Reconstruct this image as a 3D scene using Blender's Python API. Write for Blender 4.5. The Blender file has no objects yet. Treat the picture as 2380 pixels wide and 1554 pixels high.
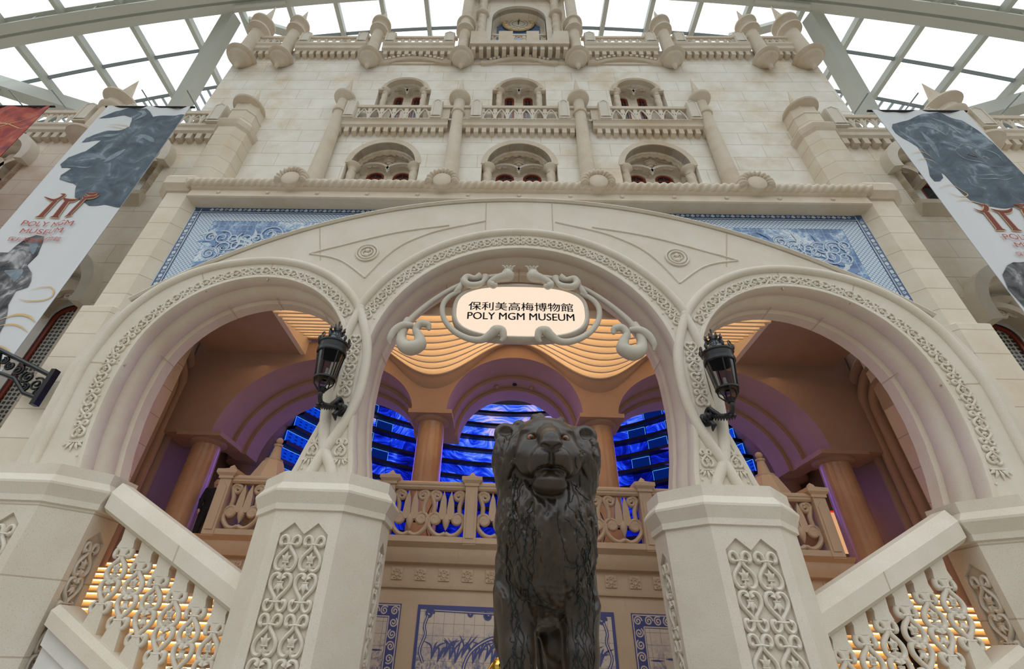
import bpy, bmesh, math, random
import numpy as np
from mathutils import Vector, Matrix
from mathutils.geometry import tessellate_polygon

random.seed(7)
PI = math.pi
SC = bpy.context.scene
COL = SC.collection

# ------------------------------------------------------------------ camera
cam_d = bpy.data.cameras.new('camera')
cam = bpy.data.objects.new('camera', cam_d)
COL.objects.link(cam)
SC.camera = cam
cam_d.sensor_width = 36.0
cam_d.lens = 36.0 * 1080.0 / 2380.0
cam_d.shift_x = (1190.0 - 1133.146) / 2380.0
cam_d.clip_end = 500
cam.matrix_world = Matrix(((0.9992156, -0.0214735, 0.0332731, -0.37),
                           (0.0153088, -0.5654355, -0.8246504, -8.0),
                           (0.0365220, 0.8245129, -0.5646633, 1.6),
                           (0, 0, 0, 1)))

# ------------------------------------------------------------------ sky, sun, exposure
SC.view_settings.view_transform = 'Standard'
SC.view_settings.look = 'None'
SC.view_settings.gamma = 1.0
SC.view_settings.use_curve_mapping = False
SC.view_settings.exposure = 0.0
SC.cycles.max_bounces = 7
SC.cycles.diffuse_bounces = 4
SC.cycles.glossy_bounces = 3
SC.cycles.transmission_bounces = 6
SC.cycles.transparent_max_bounces = 12
SC.cycles.caustics_reflective = False
SC.cycles.caustics_refractive = False
SC.cycles.use_denoising = True
try:
    SC.cycles.denoiser = 'OPENIMAGEDENOISE'
except Exception:
    pass
world = bpy.data.worlds.new('sky')
SC.world = world
world.use_nodes = True
wn, wl = world.node_tree.nodes, world.node_tree.links
wn.clear()
w_out = wn.new('ShaderNodeOutputWorld')
w_bg = wn.new('ShaderNodeBackground')
w_tc = wn.new('ShaderNodeTexCoord')
w_sep = wn.new('ShaderNodeSeparateXYZ')
w_ramp = wn.new('ShaderNodeValToRGB')
wl.new(w_tc.outputs['Generated'], w_sep.inputs[0])
wl.new(w_sep.outputs['Z'], w_ramp.inputs[0])
w_ramp.color_ramp.elements[0].position = 0.0
w_ramp.color_ramp.elements[0].color = (0.11, 0.107, 0.105, 1)
w_ramp.color_ramp.elements[1].position = 0.75
w_ramp.color_ramp.elements[1].color = (0.95, 0.98, 1.0, 1)
e = w_ramp.color_ramp.elements.new(0.30)
e.color = (0.21, 0.21, 0.21, 1)
e = w_ramp.color_ramp.elements.new(0.55)
e.color = (0.90, 0.93, 0.97, 1)
wl.new(w_ramp.outputs[0], w_bg.inputs['Color'])
w_bg.inputs['Strength'].default_value = 2.15
wl.new(w_bg.outputs[0], w_out.inputs['Surface'])

def lamp(name, kind, loc, energy, color, size=1.0, aim=None, size_y=None, label=None):
    d = bpy.data.lights.new(name, kind)
    d.energy = energy
    d.color = color
    if kind == 'AREA':
        d.size = size
        if size_y:
            d.shape = 'RECTANGLE'
            d.size_y = size_y
    elif kind != 'SUN':
        d.shadow_soft_size = size
    o = bpy.data.objects.new(name, d)
    COL.objects.link(o)
    o.location = loc
    if aim is not None:
        v = Vector(aim) - Vector(loc)
        o.rotation_euler = v.to_track_quat('-Z', 'Y').to_euler()
    return o

# warm cove lighting over the inner balcony hall (unseen area lamps placed where hidden fittings would be)
for lx, en in ((-5.4, 5), (0.0, 60), (5.4, 5)):
    lamp('cove_light', 'AREA', (lx, 2.7, 9.35 if lx == 0 else 8.95), en, (1.0, 0.68, 0.42), 2.6, (lx, 2.9, 3.0), 1.2)
for sx in (-1, 1):
    lamp('stair_light', 'AREA', (sx * 7.6, 3.2, 8.6), 3, (1.0, 0.58, 0.32), 1.4, (sx * 7.4, 3.0, 2.0), 1.4)
for lx in (-5, 0, 5):
    lamp('screen_glow_fill', 'AREA', (lx, 10.4, 7.6), 95, (0.26, 0.14, 1.0), 3.0, (lx * 0.8, 4.0, 8.2), 3.0)  # added area lights, standing in for the blue glow of the screen

# ------------------------------------------------------------------ object helpers
WORLD = {}

def tag(o, label=None, cat=None, group=None, kind=None):
    if label: o['label'] = label
    if cat: o['category'] = cat
    if group: o['group'] = group
    if kind: o['kind'] = kind
    return o

def link(name, data, parent=None, M=None):
    o = bpy.data.objects.new(name, data)
    COL.objects.link(o)
    M = M or Matrix.Identity(4)
    if parent is not None:
        o.parent = parent
        o.matrix_parent_inverse = WORLD[parent.name].inverted()
    o.matrix_basis = M
    WORLD[o.name] = M.copy()
    return o

def thing(name, label, cat, loc=(0, 0, 0), group=None, kind=None):
    o = link(name, None, None, Matrix.Translation(loc))
    o.empty_display_size = 0.2
    return tag(o, label, cat, group, kind)

def copy_thing(root, offset, label=None):
    """copy a thing with its parts and sub-parts, moved by offset"""
    T = Matrix.Translation(offset)
    def rec(o, parent):
        c = o.copy()
        COL.objects.link(c)
        if parent is None:
            c.matrix_basis = T @ WORLD[o.name]
            WORLD[c.name] = c.matrix_basis.copy()
        else:
            c.parent = parent
            WORLD[c.name] = T @ WORLD[o.name]
        for ch in o.children:
            rec(ch, c)
        return c
    r = rec(root, None)
    if label: r['label'] = label
    return r

class MB:
    """collects geometry for one mesh"""
    def __init__(self):
        self.v = []; self.f = []; self.n = 0
    def add(self, verts, faces):
        verts = np.asarray(verts, float).reshape(-1, 3)
        b = self.n
        self.v.append(verts); self.n += len(verts)
        self.f.extend([tuple(int(i) + b for i in f) for f in faces])
        return self
    def box(self, x0, x1, y0, y1, z0, z1):
        v = [(x, y, z) for z in (z0, z1) for y in (y0, y1) for x in (x0, x1)]
        return self.add(v, [(0, 2, 3, 1), (4, 5, 7, 6), (0, 1, 5, 4), (2, 6, 7, 3), (0, 4, 6, 2), (1, 3, 7, 5)])
    def loft(self, rings, closed=True, cap0=True, cap1=True, loop=False):
        """rings: list of equal-length point lists"""
        R = np.asarray(rings, float)
        m, n = R.shape[0], R.shape[1]
        f = []
        for i in range(m if loop else m - 1):
            i2 = (i + 1) % m
            for j in range(n if closed else n - 1):
                j2 = (j + 1) % n
                f.append((i * n + j, i * n + j2, i2 * n + j2, i2 * n + j))
        if not loop and closed:
            if cap0: f.append(tuple(range(n))[::-1])
            if cap1: f.append(tuple((m - 1) * n + k for k in range(n)))
        return self.add(R.reshape(-1, 3), f)
    def tube(self, pts, r, n=8, closed=False, flat=1.0, ref=None, rfun=None):
        """round tube along pts; r scalar or per point; flat scales the second axis; ref fixes the first axis"""
        P = np.asarray(pts, float)
        m = len(P)
        r = np.full(m, float(r)) if np.isscalar(r) else np.asarray(r, float)
        if closed:
            T = np.roll(P, -1, 0) - np.roll(P, 1, 0)
        else:
            T = np.gradient(P, axis=0)
        T /= np.maximum(np.linalg.norm(T, axis=1), 1e-9)[:, None]
        N = np.zeros_like(P)
        a = np.array(ref, float) if ref is not None else (np.array([0, 0, 1.0]) if abs(T[0][2]) < .9 else np.array([1.0, 0, 0]))
        for i in range(m):
            if ref is None and i > 0: a = N[i - 1]
            q = a - T[i] * (a @ T[i])
            N[i] = q / max(np.linalg.norm(q), 1e-9)
        B = np.cross(T, N)
        th = np.arange(n) * 2 * PI / n
        rr = r[:, None] * np.ones(n)[None, :]
        if rfun is not None:
            rr = rr * rfun(np.linspace(0, 1, m)[:, None], th[None, :])
        R = P[:, None, :] + rr[..., None] * (np.cos(th)[None, :, None] * N[:, None, :] * flat + np.sin(th)[None, :, None] * B[:, None, :])
        return self.loft(R, True, True, True, closed)
    def lathe(self, prof, c=(0, 0, 0), n=24, axis='z'):
        th = np.arange(n) * 2 * PI / n
        rings = []
        for r, h in prof:
            r = max(r, 1e-4)
            if axis == 'z':
                ring = np.stack([c[0] + r * np.cos(th), c[1] + r * np.sin(th), np.full(n, c[2] + h)], 1)
            elif axis == 'y':
                ring = np.stack([c[0] + r * np.cos(th), np.full(n, c[1] + h), c[2] + r * np.sin(th)], 1)
            else:
                ring = np.stack([np.full(n, c[0] + h), c[1] + r * np.cos(th), c[2] + r * np.sin(th)], 1)
            rings.append(ring)
        return self.loft(rings)
    def ball(self, c, r, n=12, m=8, s=(1, 1, 1)):
        pr = [(math.sin(PI * i / m), -math.cos(PI * i / m)) for i in range(m + 1)]
        k = MB().lathe([(a, b) for a, b in pr], n=n)
        return self.add(k.arr() * (np.array(s) * r) + np.array(c), k.f)
    def arr(self):
        return np.concatenate(self.v) if self.v else np.zeros((0, 3))
    def poly_xz(self, outer, holes, y, flip=False):
        """flat polygon with holes in a plane of constant y"""
        loops = [[Vector((p[0], p[1], 0)) for p in L] for L in [outer] + list(holes)]
        tris = tessellate_polygon(loops)
        v = [(p.x, y, p.y) for L in loops for p in L]
        return self.add(v, [t[::-1] if flip else t for t in tris])
    def slab_xz(self, outer, holes, y0, y1):
        """polygon with holes extruded from y0 to y1"""
        self.poly_xz(outer, holes, y0)
        self.poly_xz(outer, holes, y1, True)
        for L in [outer] + list(holes):
            a = [(p[0], y0, p[1]) for p in L]; b = [(p[0], y1, p[1]) for p in L]
            self.loft([a, b], True, False, False)
        return self
    def sweep_xz(self, path, prof, closed_path=False, scale=None, side=1.0):
        """profile (offset along in-plane normal, y) swept along a path of (x,z) points"""
        P = np.asarray(path, float)
        T = np.gradient(P, axis=0)
        T /= np.linalg.norm(T, axis=1)[:, None]
        N = np.stack([-T[:, 1], T[:, 0]], 1) * side
        rings = []
        for i in range(len(P)):
            k = 1.0 if scale is None else scale[i]
            rings.append([(P[i, 0] + N[i, 0] * o * k, y, P[i, 1] + N[i, 1] * o * k) for o, y in prof])
        return self.loft(rings)
    def mapped(self, fn):
        A = self.arr()
        self.v = [np.asarray(fn(A), float)]
        return self
    def mesh(self, name, mat=None, smooth=35):
        me = bpy.data.meshes.new(name)
        me.from_pydata(self.arr().tolist(), [], self.f)
        me.validate()
        bm = bmesh.new(); bm.from_mesh(me)
        bmesh.ops.remove_doubles(bm, verts=bm.verts, dist=1e-5)
        bmesh.ops.recalc_face_normals(bm, faces=bm.faces)
        bm.to_mesh(me); bm.free()
        if mat: me.materials.append(mat)
        if smooth:
            me.polygons.foreach_set('use_smooth', [True] * len(me.polygons))
            me.set_sharp_from_angle(angle=math.radians(smooth))
        me.update()
        return me
    def obj(self, name, mat, parent=None, smooth=35, M=None):
        return link(name, self.mesh(name, mat, smooth), parent, M)

def catmull(pts, k=6, closed=False):
    P = np.asarray(pts, float)
    n = len(P)
    out = []
    rng = range(n) if closed else range(n - 1)
    for i in rng:
        if closed:
            p0, p1, p2, p3 = P[(i - 1) % n], P[i], P[(i + 1) % n], P[(i + 2) % n]
        else:
            p1, p2 = P[i], P[i + 1]
            p0 = P[i - 1] if i > 0 else 2 * p1 - p2
            p3 = P[i + 2] if i + 2 < n else 2 * p2 - p1
        for t in np.arange(k) / k:
            out.append(.5 * ((2 * p1) + (-p0 + p2) * t + (2 * p0 - 5 * p1 + 4 * p2 - p3) * t * t + (-p0 + 3 * p1 - 3 * p2 + p3) * t ** 3))
    if not closed: out.append(P[-1])
    return np.array(out)

def arc(cx, cz, r, a0, a1, n, rz=None):
    t = np.radians(np.linspace(a0, a1, n))
    return [(cx + r * math.cos(q), cz + (rz or r) * math.sin(q)) for q in t]

def frame(origin, U, V, W):
    M = Matrix.Identity(4)
    for i, a in enumerate((U, V, W)):
        for k in range(3): M[k][i] = a[k]
    M.translation = Vector(origin)
    return M

# ------------------------------------------------------------------ materials
def mat(name, color, rough=.6, metal=0., build=None, **kw):
    m = bpy.data.materials.new(name)
    m.use_nodes = True
    nt = m.node_tree
    b = nt.nodes['Principled BSDF']
    b.inputs['Base Color'].default_value = (*color, 1)
    b.inputs['Roughness'].default_value = rough
    b.inputs['Metallic'].default_value = metal
    for k, v in kw.items():
        b.inputs[k.replace('_', ' ')].default_value = v
    if build: build(nt, b)
    return m

class NT:
    """short helpers to write node graphs"""
    def __init__(self, nt): self.nt = nt
    def n(self, t, **kw):
        x = self.nt.nodes.new('ShaderNode' + t)
        for k, v in kw.items(): setattr(x, k, v)
        return x
    def l(self, a, b): self.nt.links.new(a, b)
    def pos(self): return self.n('NewGeometry').outputs['Position']
    def sep(self, s):
        x = self.n('SeparateXYZ'); self.l(s, x.inputs[0]); return x.outputs
    def math(self, op, a, b=None, clamp=False):
        x = self.n('Math', operation=op, use_clamp=clamp)
        for i, q in enumerate((a, b)):
            if q is None: continue
            if isinstance(q, (int, float)): x.inputs[i].default_value = q
            else: self.l(q, x.inputs[i])
        return x.outputs[0]
    def noise(self, scale, detail=3, rough=.5, dist=0, vec=None):
        x = self.n('TexNoise')
        x.inputs['Scale'].default_value = scale
        x.inputs['Detail'].default_value = detail
        x.inputs['Roughness'].default_value = rough
        x.inputs['Distortion'].default_value = dist
        self.l(vec if vec is not None else self.pos(), x.inputs['Vector'])
        return x.outputs['Fac']
    def ramp(self, fac, stops):
        x = self.n('ValToRGB')
        els = x.color_ramp.elements
        while len(els) < len(stops): els.new(.5)
        for e_, (p, c) in zip(els, stops):
            e_.position = p
            e_.color = (*c, 1) if not isinstance(c, (int, float)) else (c, c, c, 1)
        self.l(fac, x.inputs[0])
        return x.outputs[0]
    def mix(self, fac, a, b, mode='MIX'):
        x = self.n('MixRGB', blend_type=mode)
        for s, q in zip(x.inputs, (fac, a, b)):
            if isinstance(q, (int, float)): s.default_value = q
            elif isinstance(q, tuple): s.default_value = (*q, 1)
            else: self.l(q, s)
        return x.outputs[0]
    def bump(self, h, b, strength=.2, dist=.02):
        x = self.n('Bump')
        x.inputs['Strength'].default_value = strength
        x.inputs['Distance'].default_value = dist
        self.l(h, x.inputs['Height'])
        self.l(x.outputs[0], b.inputs['Normal'])

def stone(color, dark, speck=.12, joints=None, stain=.35, bump=.15, tint=(.80, .66, .46)):
    """cast stone: mottling, fine speckles, weather stains; joints = (course height, z offset, block width or 0)"""
    def build(nt, b):
        g = NT(nt)
        m1 = g.noise(1.3, 5, .6)
        c = g.mix(g.ramp(m1, [(.35, 0.), (.7, 1.)]), color, dark)
        m2 = g.noise(.45, 6, .7)
        c = g.mix(g.math('MULTIPLY', g.ramp(m2, [(.5, 0.), (.72, 1.)]), stain), c, g.mix(1.0, c, tint, 'MULTIPLY'))
        sp = g.noise(70, 2, .5)
        c = g.mix(g.math('MULTIPLY', g.ramp(sp, [(.60, 0.), (.68, 1.)]), speck), c, (.22, .17, .12))
        h = g.noise(45, 3, .6)
        if joints:
            ch, zo, bw = joints
            o = g.sep(g.pos())
            zc = g.math('DIVIDE', g.math('SUBTRACT', o[2], zo), ch)
            row = g.math('FLOOR', zc)
            dz = g.math('ABSOLUTE', g.math('SUBTRACT', g.math('FRACT', zc), .5))
            line = g.math('GREATER_THAN', dz, .5 - .011 / ch)
            vec = g.n('CombineXYZ')
            if bw:
                off = g.math('MULTIPLY', g.math('FRACT', g.math('MULTIPLY', row, .37)), 1.0)
                xc = g.math('ADD', g.math('DIVIDE', o[0], bw), off)
                dx = g.math('ABSOLUTE', g.math('SUBTRACT', g.math('FRACT', xc), .5))
                line = g.math('MAXIMUM', line, g.math('GREATER_THAN', dx, .5 - .008 / bw))
                g.l(g.math('FLOOR', xc), vec.inputs[0])
            g.l(row, vec.inputs[2])
            wnz = g.n('TexWhiteNoise'); g.l(vec.outputs[0], wnz.inputs[0])
            c = g.mix(g.math('MULTIPLY', wnz.outputs['Value'], .16), c, g.mix(1.0, c, (.72, .62, .48), 'MULTIPLY'))
            c = g.mix(g.math('MULTIPLY', line, .55), c, (.30, .22, .14))
        g.l(c, b.inputs['Base Color'])
        g.bump(h, b, bump, .01)
    return build

M_ARC = mat('arcade_stone', (.7, .64, .54), .75, build=stone((.69, .635, .54), (.63, .57, .47), .22, None, .25))
M_PIER = mat('pier_stone', (.7, .64, .54), .75, build=stone((.69, .64, .55), (.63, .575, .48), .30, (.96, .35, 0), .2))
M_FAC = mat('facade_stone', (.7, .64, .54), .8, build=stone((.86, .83, .765), (.76, .715, .625), .10, (.77, .1, 1.9), .8))
M_PIL = mat('pilaster_stone', (.7, .64, .54), .8, build=stone((.74, .67, .56), (.68, .60, .48), .12, (.64, .35, 0), .4))
M_WING = mat('wing_stone', (.6, .54, .44), .8, build=stone((.86, .79, .68), (.78, .70, .58), .10, (.80, .1, 2.1), .6))
M_TRIM = mat('carved_stone', (.6, .5, .4), .8, build=stone((.66, .58, .47), (.58, .49, .38), .2, None, .5))
M_GROUT = mat('grout', (.50, .42, .31), .9)
M_HALL = mat('hall_stone', (.6, .5, .4), .7, build=stone((.58, .43, .30), (.52, .38, .26), .2, None, .3))
M_PLASTER = mat('hall_plaster', (.38, .245, .17), .8, build=stone((.43, .295, .215), (.39, .265, .19), .03, None, .15, .03))
M_MARBLE = mat('column_marble', (.62, .42, .26), .18, build=stone((.56, .35, .20), (.46, .27, .15), .05, None, .4, .0))
M_WHITE = mat('white_marble', (.72, .71, .68), .3, build=stone((.74, .73, .70), (.66, .65, .62), .03, None, .1, .02))
M_RED = mat('oxblood_paint', (.22, .035, .02), .35)
M_DARK = mat('dark_glass', (.03, .035, .04), .08)
M_IRON = mat('black_iron', (.012, .012, .014), .28, .3)
M_STEEL = mat('painted_steel', (.56, .58, .52), .5, build=lambda nt, b: NT(nt).l(NT(nt).mix(NT(nt).noise(.7, 3), (.60, .62, .555), (.52, .54, .48)), b.inputs['Base Color']))
M_PIPE = mat('grey_purlin', (.28, .33, .34), .4, .3)
M_GOLD = mat('polished_gold', (.85, .55, .12), .15, 1.0)
M_BLACK = mat('black_cloth', (.012, .012, .016), .9)
M_SKIN = mat('skin', (.55, .34, .25), .6)
M_FLOOR = mat('floor_stone', (.66, .61, .54), .4, build=stone((.44, .41, .36), (.38, .35, .30), .1, None, .1))
M_SHELF = mat('screen_shelf', (.015, .012, .03), .5)
M_INK = mat('sign_lettering', (.02, .015, .012), .5)
M_SIGNSTONE = mat('sign_stone', (.5, .46, .38), .7, build=stone((.56, .52, .44), (.48, .44, .37), .25, None, .2))

def emis(name, color, strength, build=None):
    m = bpy.data.materials.new(name)
    m.use_nodes = True
    nt = m.node_tree
    nt.nodes.clear()
    o = nt.nodes.new('ShaderNodeOutputMaterial')
    e_ = nt.nodes.new('ShaderNodeEmission')
    e_.inputs[0].default_value = (*color, 1)
    e_.inputs[1].default_value = strength
    nt.links.new(e_.outputs[0], o.inputs[0])
    if build: build(nt, e_)
    return m

M_LED = emis('warm_led', (1.0, .62, .20), 7.0)
M_COVE = emis('cove_led', (1.0, .68, .38), 5.5)
M_SIGN = emis('sign_glow', (1.0, .80, .62), 1.0)

def glass(name, tint, ior=1.45, gloss=.06):
    m = bpy.data.materials.new(name)
    m.use_nodes = True
    nt = m.node_tree
    nt.nodes.clear()
    g = NT(nt)
    o = g.n('OutputMaterial'); t = g.n('BsdfTransparent'); s = g.n('BsdfGlossy'); x = g.n('MixShader')
    t.inputs[0].default_value = (*tint, 1)
    s.inputs['Roughness'].default_value = .02
    lw = g.n('LayerWeight'); lw.inputs['Blend'].default_value = gloss * 3
    g.l(g.math('MULTIPLY', lw.outputs['Fresnel'], .8), x.inputs[0])
    g.l(t.outputs[0], x.inputs[1]); g.l(s.outputs[0], x.inputs[2]); g.l(x.outputs[0], o.inputs[0])
    return m
M_GLASS = glass('skylight_glass', (.96, .98, .98), gloss=.02)
M_LANT = glass('lantern_glass', (.80, .80, .80))
# ================================================================== carved scroll motifs
HALF_SCROLL = catmull([(.13, .22), (.09, .11), (.19, .03), (.36, .08), (.46, .28), (.43, .52), (.28, .74), (.12, .92),
                       (.06, 1.05), (.08, 1.2), (.14, 1.38), (.28, 1.48), (.42, 1.40), (.46, 1.22), (.40, 1.10), (.30, 1.12)], 3)

def scroll_mesh(name, w, h, r, depth, material, n=7, lo=1.0, fleuron=True):
    """lyre scroll, standing on v=0, centred on u=0, facing +w (third axis)"""
    su, sv = w, h / 1.5
    m = MB()
    for s in (-1, 1):
        p = [(s * u * su, v * sv, depth * .35) for u, v in HALF_SCROLL]
        k = len(p)
        rad = r * (1 + .35 * np.abs(np.linspace(-1, 1, k)) ** 6)
        m.tube(p, rad, n, flat=depth / r * .8, ref=(0, 0, 1))
    m.tube([(-.36 * su, 1.10 * sv, depth * .75), (0, 1.13 * sv, depth * .95), (.36 * su, 1.10 * sv, depth * .75)], r * .45, 5)
    if fleuron:
        for v, a in ((.36, .15), (.43, .13)):
            m.tube([(-a * su, v * sv, depth * .5), (a * su, v * sv, depth * .5)], r * .5, 6)
        m.tube([(0, .14 * sv, depth * .3), (0, .36 * sv, depth * .4)], r * .55, 6)
        m.tube([(0, .44 * sv, depth * .5), (0, .60 * sv, depth * .8), (0, .80 * sv, depth * .5)], [r * .7, r * 1.1, r * .1], 6)
        for s in (-1, 1):
            m.tube([(s * .05 * su, .45 * sv, depth * .5), (s * .12 * su, .58 * sv, depth * .7), (s * .24 * su, .66 * sv, depth * .4)], [r * .6, r * .8, r * .1], 6)
    return m.mesh(name, material, 60)

def fleuron_mesh(name, w, material):
    m = MB()
    m.tube([(-w / 2, 0, .02), (w / 2, 0, .02)], w * .05, 6)
    for a, ln in ((-90, .62), (-58, .56), (-122, .56), (-30, .5), (-150, .5)):
        c, s = math.cos(math.radians(a)), math.sin(math.radians(a))
        b = (0.22 * w * (a + 90) / 60, -.02 * w)
        m.tube([(b[0], b[1], .015), (b[0] + c * w * ln * .45, b[1] + s * w * ln * .45, .035), (b[0] + c * w * ln, b[1] + s * w * ln, .012)],
               [w * .03, w * .10, w * .01], 6, flat=.5, ref=(0, 0, 1))
    return m.mesh(name, material, 60)

def placed(x, z, tx, tz, y=0.0, flip=False):
    """frame on the front plane: v axis along (tx,tz), facing the viewer (-y)"""
    t = Vector((tx, 0, tz)).normalized()
    if flip: t = -t
    w = Vector((0, -1, 0))
    u = t.cross(w)
    return frame((x, y, z), u, t, w)

def along(path, step, start=0.0, end=None):
    P = np.asarray(path, float)
    d = np.concatenate([[0], np.cumsum(np.linalg.norm(np.diff(P, axis=0), axis=1))])
    end = d[-1] if end is None else end
    n = max(1, int(round((end - start) / step)))
    st = (end - start) / n
    out = []
    for i in range(n):
        a, b = start + i * st, start + (i + 1) * st
        p = [np.interp(q, d, P[:, 0]) for q in (a, b)], [np.interp(q, d, P[:, 1]) for q in (a, b)]
        out.append(((p[0][0], p[1][0]), (p[0][1], p[1][1])))
    return out, st

# ================================================================== entrance arcade
arcade = thing('entrance_arcade', 'cream stone arcade with three horseshoe arches under one broad segmental gable', 'arcade', (0, 0, 3.87))
CAPZ = 3.87
C_OPEN = [(2.82, CAPZ), (2.87, 4.33), (2.98, 4.83), (3.06, 5.4), (3.09, 5.9)] + arc(0, 6.4, 3.08, 0, 180, 37) + \
         [(-3.09, 5.9), (-3.06, 5.4), (-2.98, 4.83), (-2.87, 4.33), (-2.82, CAPZ)]
def s_open(s):   # outer side arch opening, listed from the pillar leg over the top to the pier leg
    L = [(4.18, CAPZ), (4.07, 4.21), (3.97, 4.6), (3.85, 5.0), (3.75, 5.4), (3.69, 5.85)] + arc(5.82, 6.3, 2.13, 180, 0, 31)
    L += [(7.97, 5.85), (7.93, 5.3), (7.84, 4.7), (7.72, 4.2), (7.62, CAPZ)]
    return [(s * x, z) for x, z in L]
OUT_R = [(9.0, CAPZ), (9.06, 4.88), (9.15, 5.99), (9.08, 6.6), (8.86, 7.3)]
BIG_R = 12.45; BIG_C = -1.2
a0 = math.degrees(math.acos(8.50 / BIG_R))
def inset(path, d, sgn):
    P = np.asarray(path, float); T = np.gradient(P, axis=0); T /= np.linalg.norm(T, axis=1)[:, None]
    N = np.stack([-T[:, 1], T[:, 0]], 1) * sgn
    Q = P + N * d
    Q[0, 1] = CAPZ; Q[-1, 1] = CAPZ
    return [tuple(q) for q in Q]
CO2 = inset(C_OPEN, .14, -1)                 # the wall stops short of the opening; the archivolt fills the edge
SOR = inset(s_open(1), .14, 1)
SOL = inset(s_open(-1), .14, -1)
outline = OUT_R + arc(0, BIG_C, BIG_R, a0, 180 - a0, 61) + [(-x, z) for x, z in OUT_R[::-1]]
outline += SOL[::-1] + CO2[::-1] + SOR
m = MB().slab_xz(outline, [], 0.0, 1.1)
m.obj('arcade_wall', M_ARC, arcade, 30)
# raised coping along the gable edge
m = MB()
m.sweep_xz(arc(0, BIG_C, BIG_R, a0 - 1, 181 - a0, 70), [(.02, -.03), (.02, 1.12), (.10, 1.12), (.10, -.06), (.06, -.08)], side=-1)
m.obj('gable_coping', M_ARC, arcade)
VOUSS = [(0, 1.1), (0, .84), (.035, .80), (.05, .76), (.02, .70), (.03, .52), (.06, .42), (.10, .36), (.115, .30), (.075, .24), (.08, .10), (.085, .0), (.10, -.03), (.16, -.035), (.185, -.02), (.19, .02), (.25, .3), (.25, 1.1)]
for nm, path, side in (('central', C_OPEN, -1), ('east', s_open(1), 1), ('west', s_open(-1), -1)):
    m = MB().sweep_xz(path, VOUSS, side=side)
    # rivets along the inner fillet
    segs, st = along(inset(path, .23, side), .40, .3)
    for (p, q) in segs:
        m.ball((p[0], .0, p[1]), .024, 8, 5)
    m.obj('arch_moulding', M_ARC, arcade, 40)
# extrados rolls, crossing each other on the pillars like ribbons
def roll(pts, rad=.10):
    P = catmull(pts, 4)
    r = np.full(len(P), rad)
    r[:2] *= .8; r[-2:] *= .8
    return MB().tube([(x, -.0, z) for x, z in P], r, 10, flat=1.0, ref=(0, 1, 0))
cr = [(3.24, CAPZ), (3.34, 4.18), (3.50, 4.44), (3.60, 4.76), (3.68, 5.3), (3.72, 5.8), (3.70, 6.4), (3.64, 7.0), (3.50, 7.64)]
c_roll = cr + arc(0, 6.35, 3.78, 22, 158, 30) + [(-x, z) for x, z in cr[::-1]]
roll(c_roll).obj('extrados_roll', M_ARC, arcade, 60)
for s in (-1, 1):
    sr = [(3.74, CAPZ), (3.64, 4.15), (3.52, 4.48), (3.36, 4.82), (3.22, 5.18), (3.13, 5.58), (3.11, 6.0), (3.13, 6.5), (3.24, 7.0), (3.50, 7.66),
          (3.72, 8.0), (4.05, 8.36), (4.5, 8.68), (5.1, 8.94), (5.81, 9.05), (6.5, 8.99), (7.14, 8.83), (7.75, 8.51), (8.24, 8.05), (8.62, 7.4), (8.80, 6.6), (8.85, 5.99), (8.76, 4.9), (8.66, CAPZ)]
    roll([(s * x, z) for x, z in sr]).obj('extrados_roll', M_ARC, arcade, 60)
    # outer fillet beside the pier leg
    MB().sweep_xz(catmull([(s * x, z) for x, z in [(8.92, CAPZ), (8.98, 4.9), (9.07, 6.0), (9.0, 6.7), (8.78, 7.5)]], 5),
                  [(0, .05), (.12, .05), (.12, 1.0), (0, 1.0)], side=-s).obj('outer_fillet', M_ARC, arcade)
# scroll bands
me_c = scroll_mesh('scroll_ornament', .22, .275, .025, .034, M_ARC)
me_s = scroll_mesh('scroll_ornament', .235, .315, .027, .036, M_ARC)
me_l = scroll_mesh('scroll_ornament', .25, .33, .027, .036, M_ARC)
me_q = scroll_mesh('scroll_ornament', .20, .30, .024, .034, M_ARC)
me_f = fleuron_mesh('leaf_finial', .30, M_ARC)
me_g = fleuron_mesh('leaf_finial', .24, M_ARC)
segs, st = along(arc(0, 6.3, 3.53, 19, 161, 80), .292)
for i, (p, q) in enumerate(segs):
    d = (q[0] - p[0], q[1] - p[1])
    fl = i % 2 == 1
    b = q if fl else p
    link('scroll_ornament', me_c, arcade, placed(b[0], b[1], *d, flip=fl))
for s in (-1, 1):
    ps = catmull([(s * x, z) for x, z in [(8.14, 4.55), (8.24, 5.03), (8.34, 5.6), (8.36, 6.1), (8.29, 6.71), (8.04, 7.30), (7.67, 7.85), (7.19, 8.30), (6.62, 8.60),
                                          (5.94, 8.72), (5.3, 8.65), (4.6, 8.36), (4.07, 7.95), (3.72, 7.5)]], 8)
    segs, st = along(ps, .335, .05)
    for i, (p, q) in enumerate(segs):
        d = (q[0] - p[0], q[1] - p[1])
        fl = i % 2 == 1
        b = q if fl else p
        link('scroll_ornament', me_s, arcade, placed(b[0], b[1], *d, flip=fl))
    link('leaf_finial', me_f, arcade, placed(s * 8.14, 4.50, 0, 1))
    for k, (x, z) in enumerate([(3.42, 5.56), (3.43, 5.93), (3.43, 6.29), (3.44, 6.64)]):
        fl = k % 2 == 1
        link('scroll_ornament', me_l, arcade, placed(s * x, z + (.33 if fl else 0), 0, 1, .0, fl))
    for x, zz in ((3.73, 4.40), (3.24, 4.40)):
        link('scroll_ornament', me_q, arcade, placed(s * x, zz, 0, 1, .0))
        link('leaf_finial', me_g, arcade, placed(s * (x + (.02 if x > 3.5 else -.04)), 4.34, 0, 1))
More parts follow.
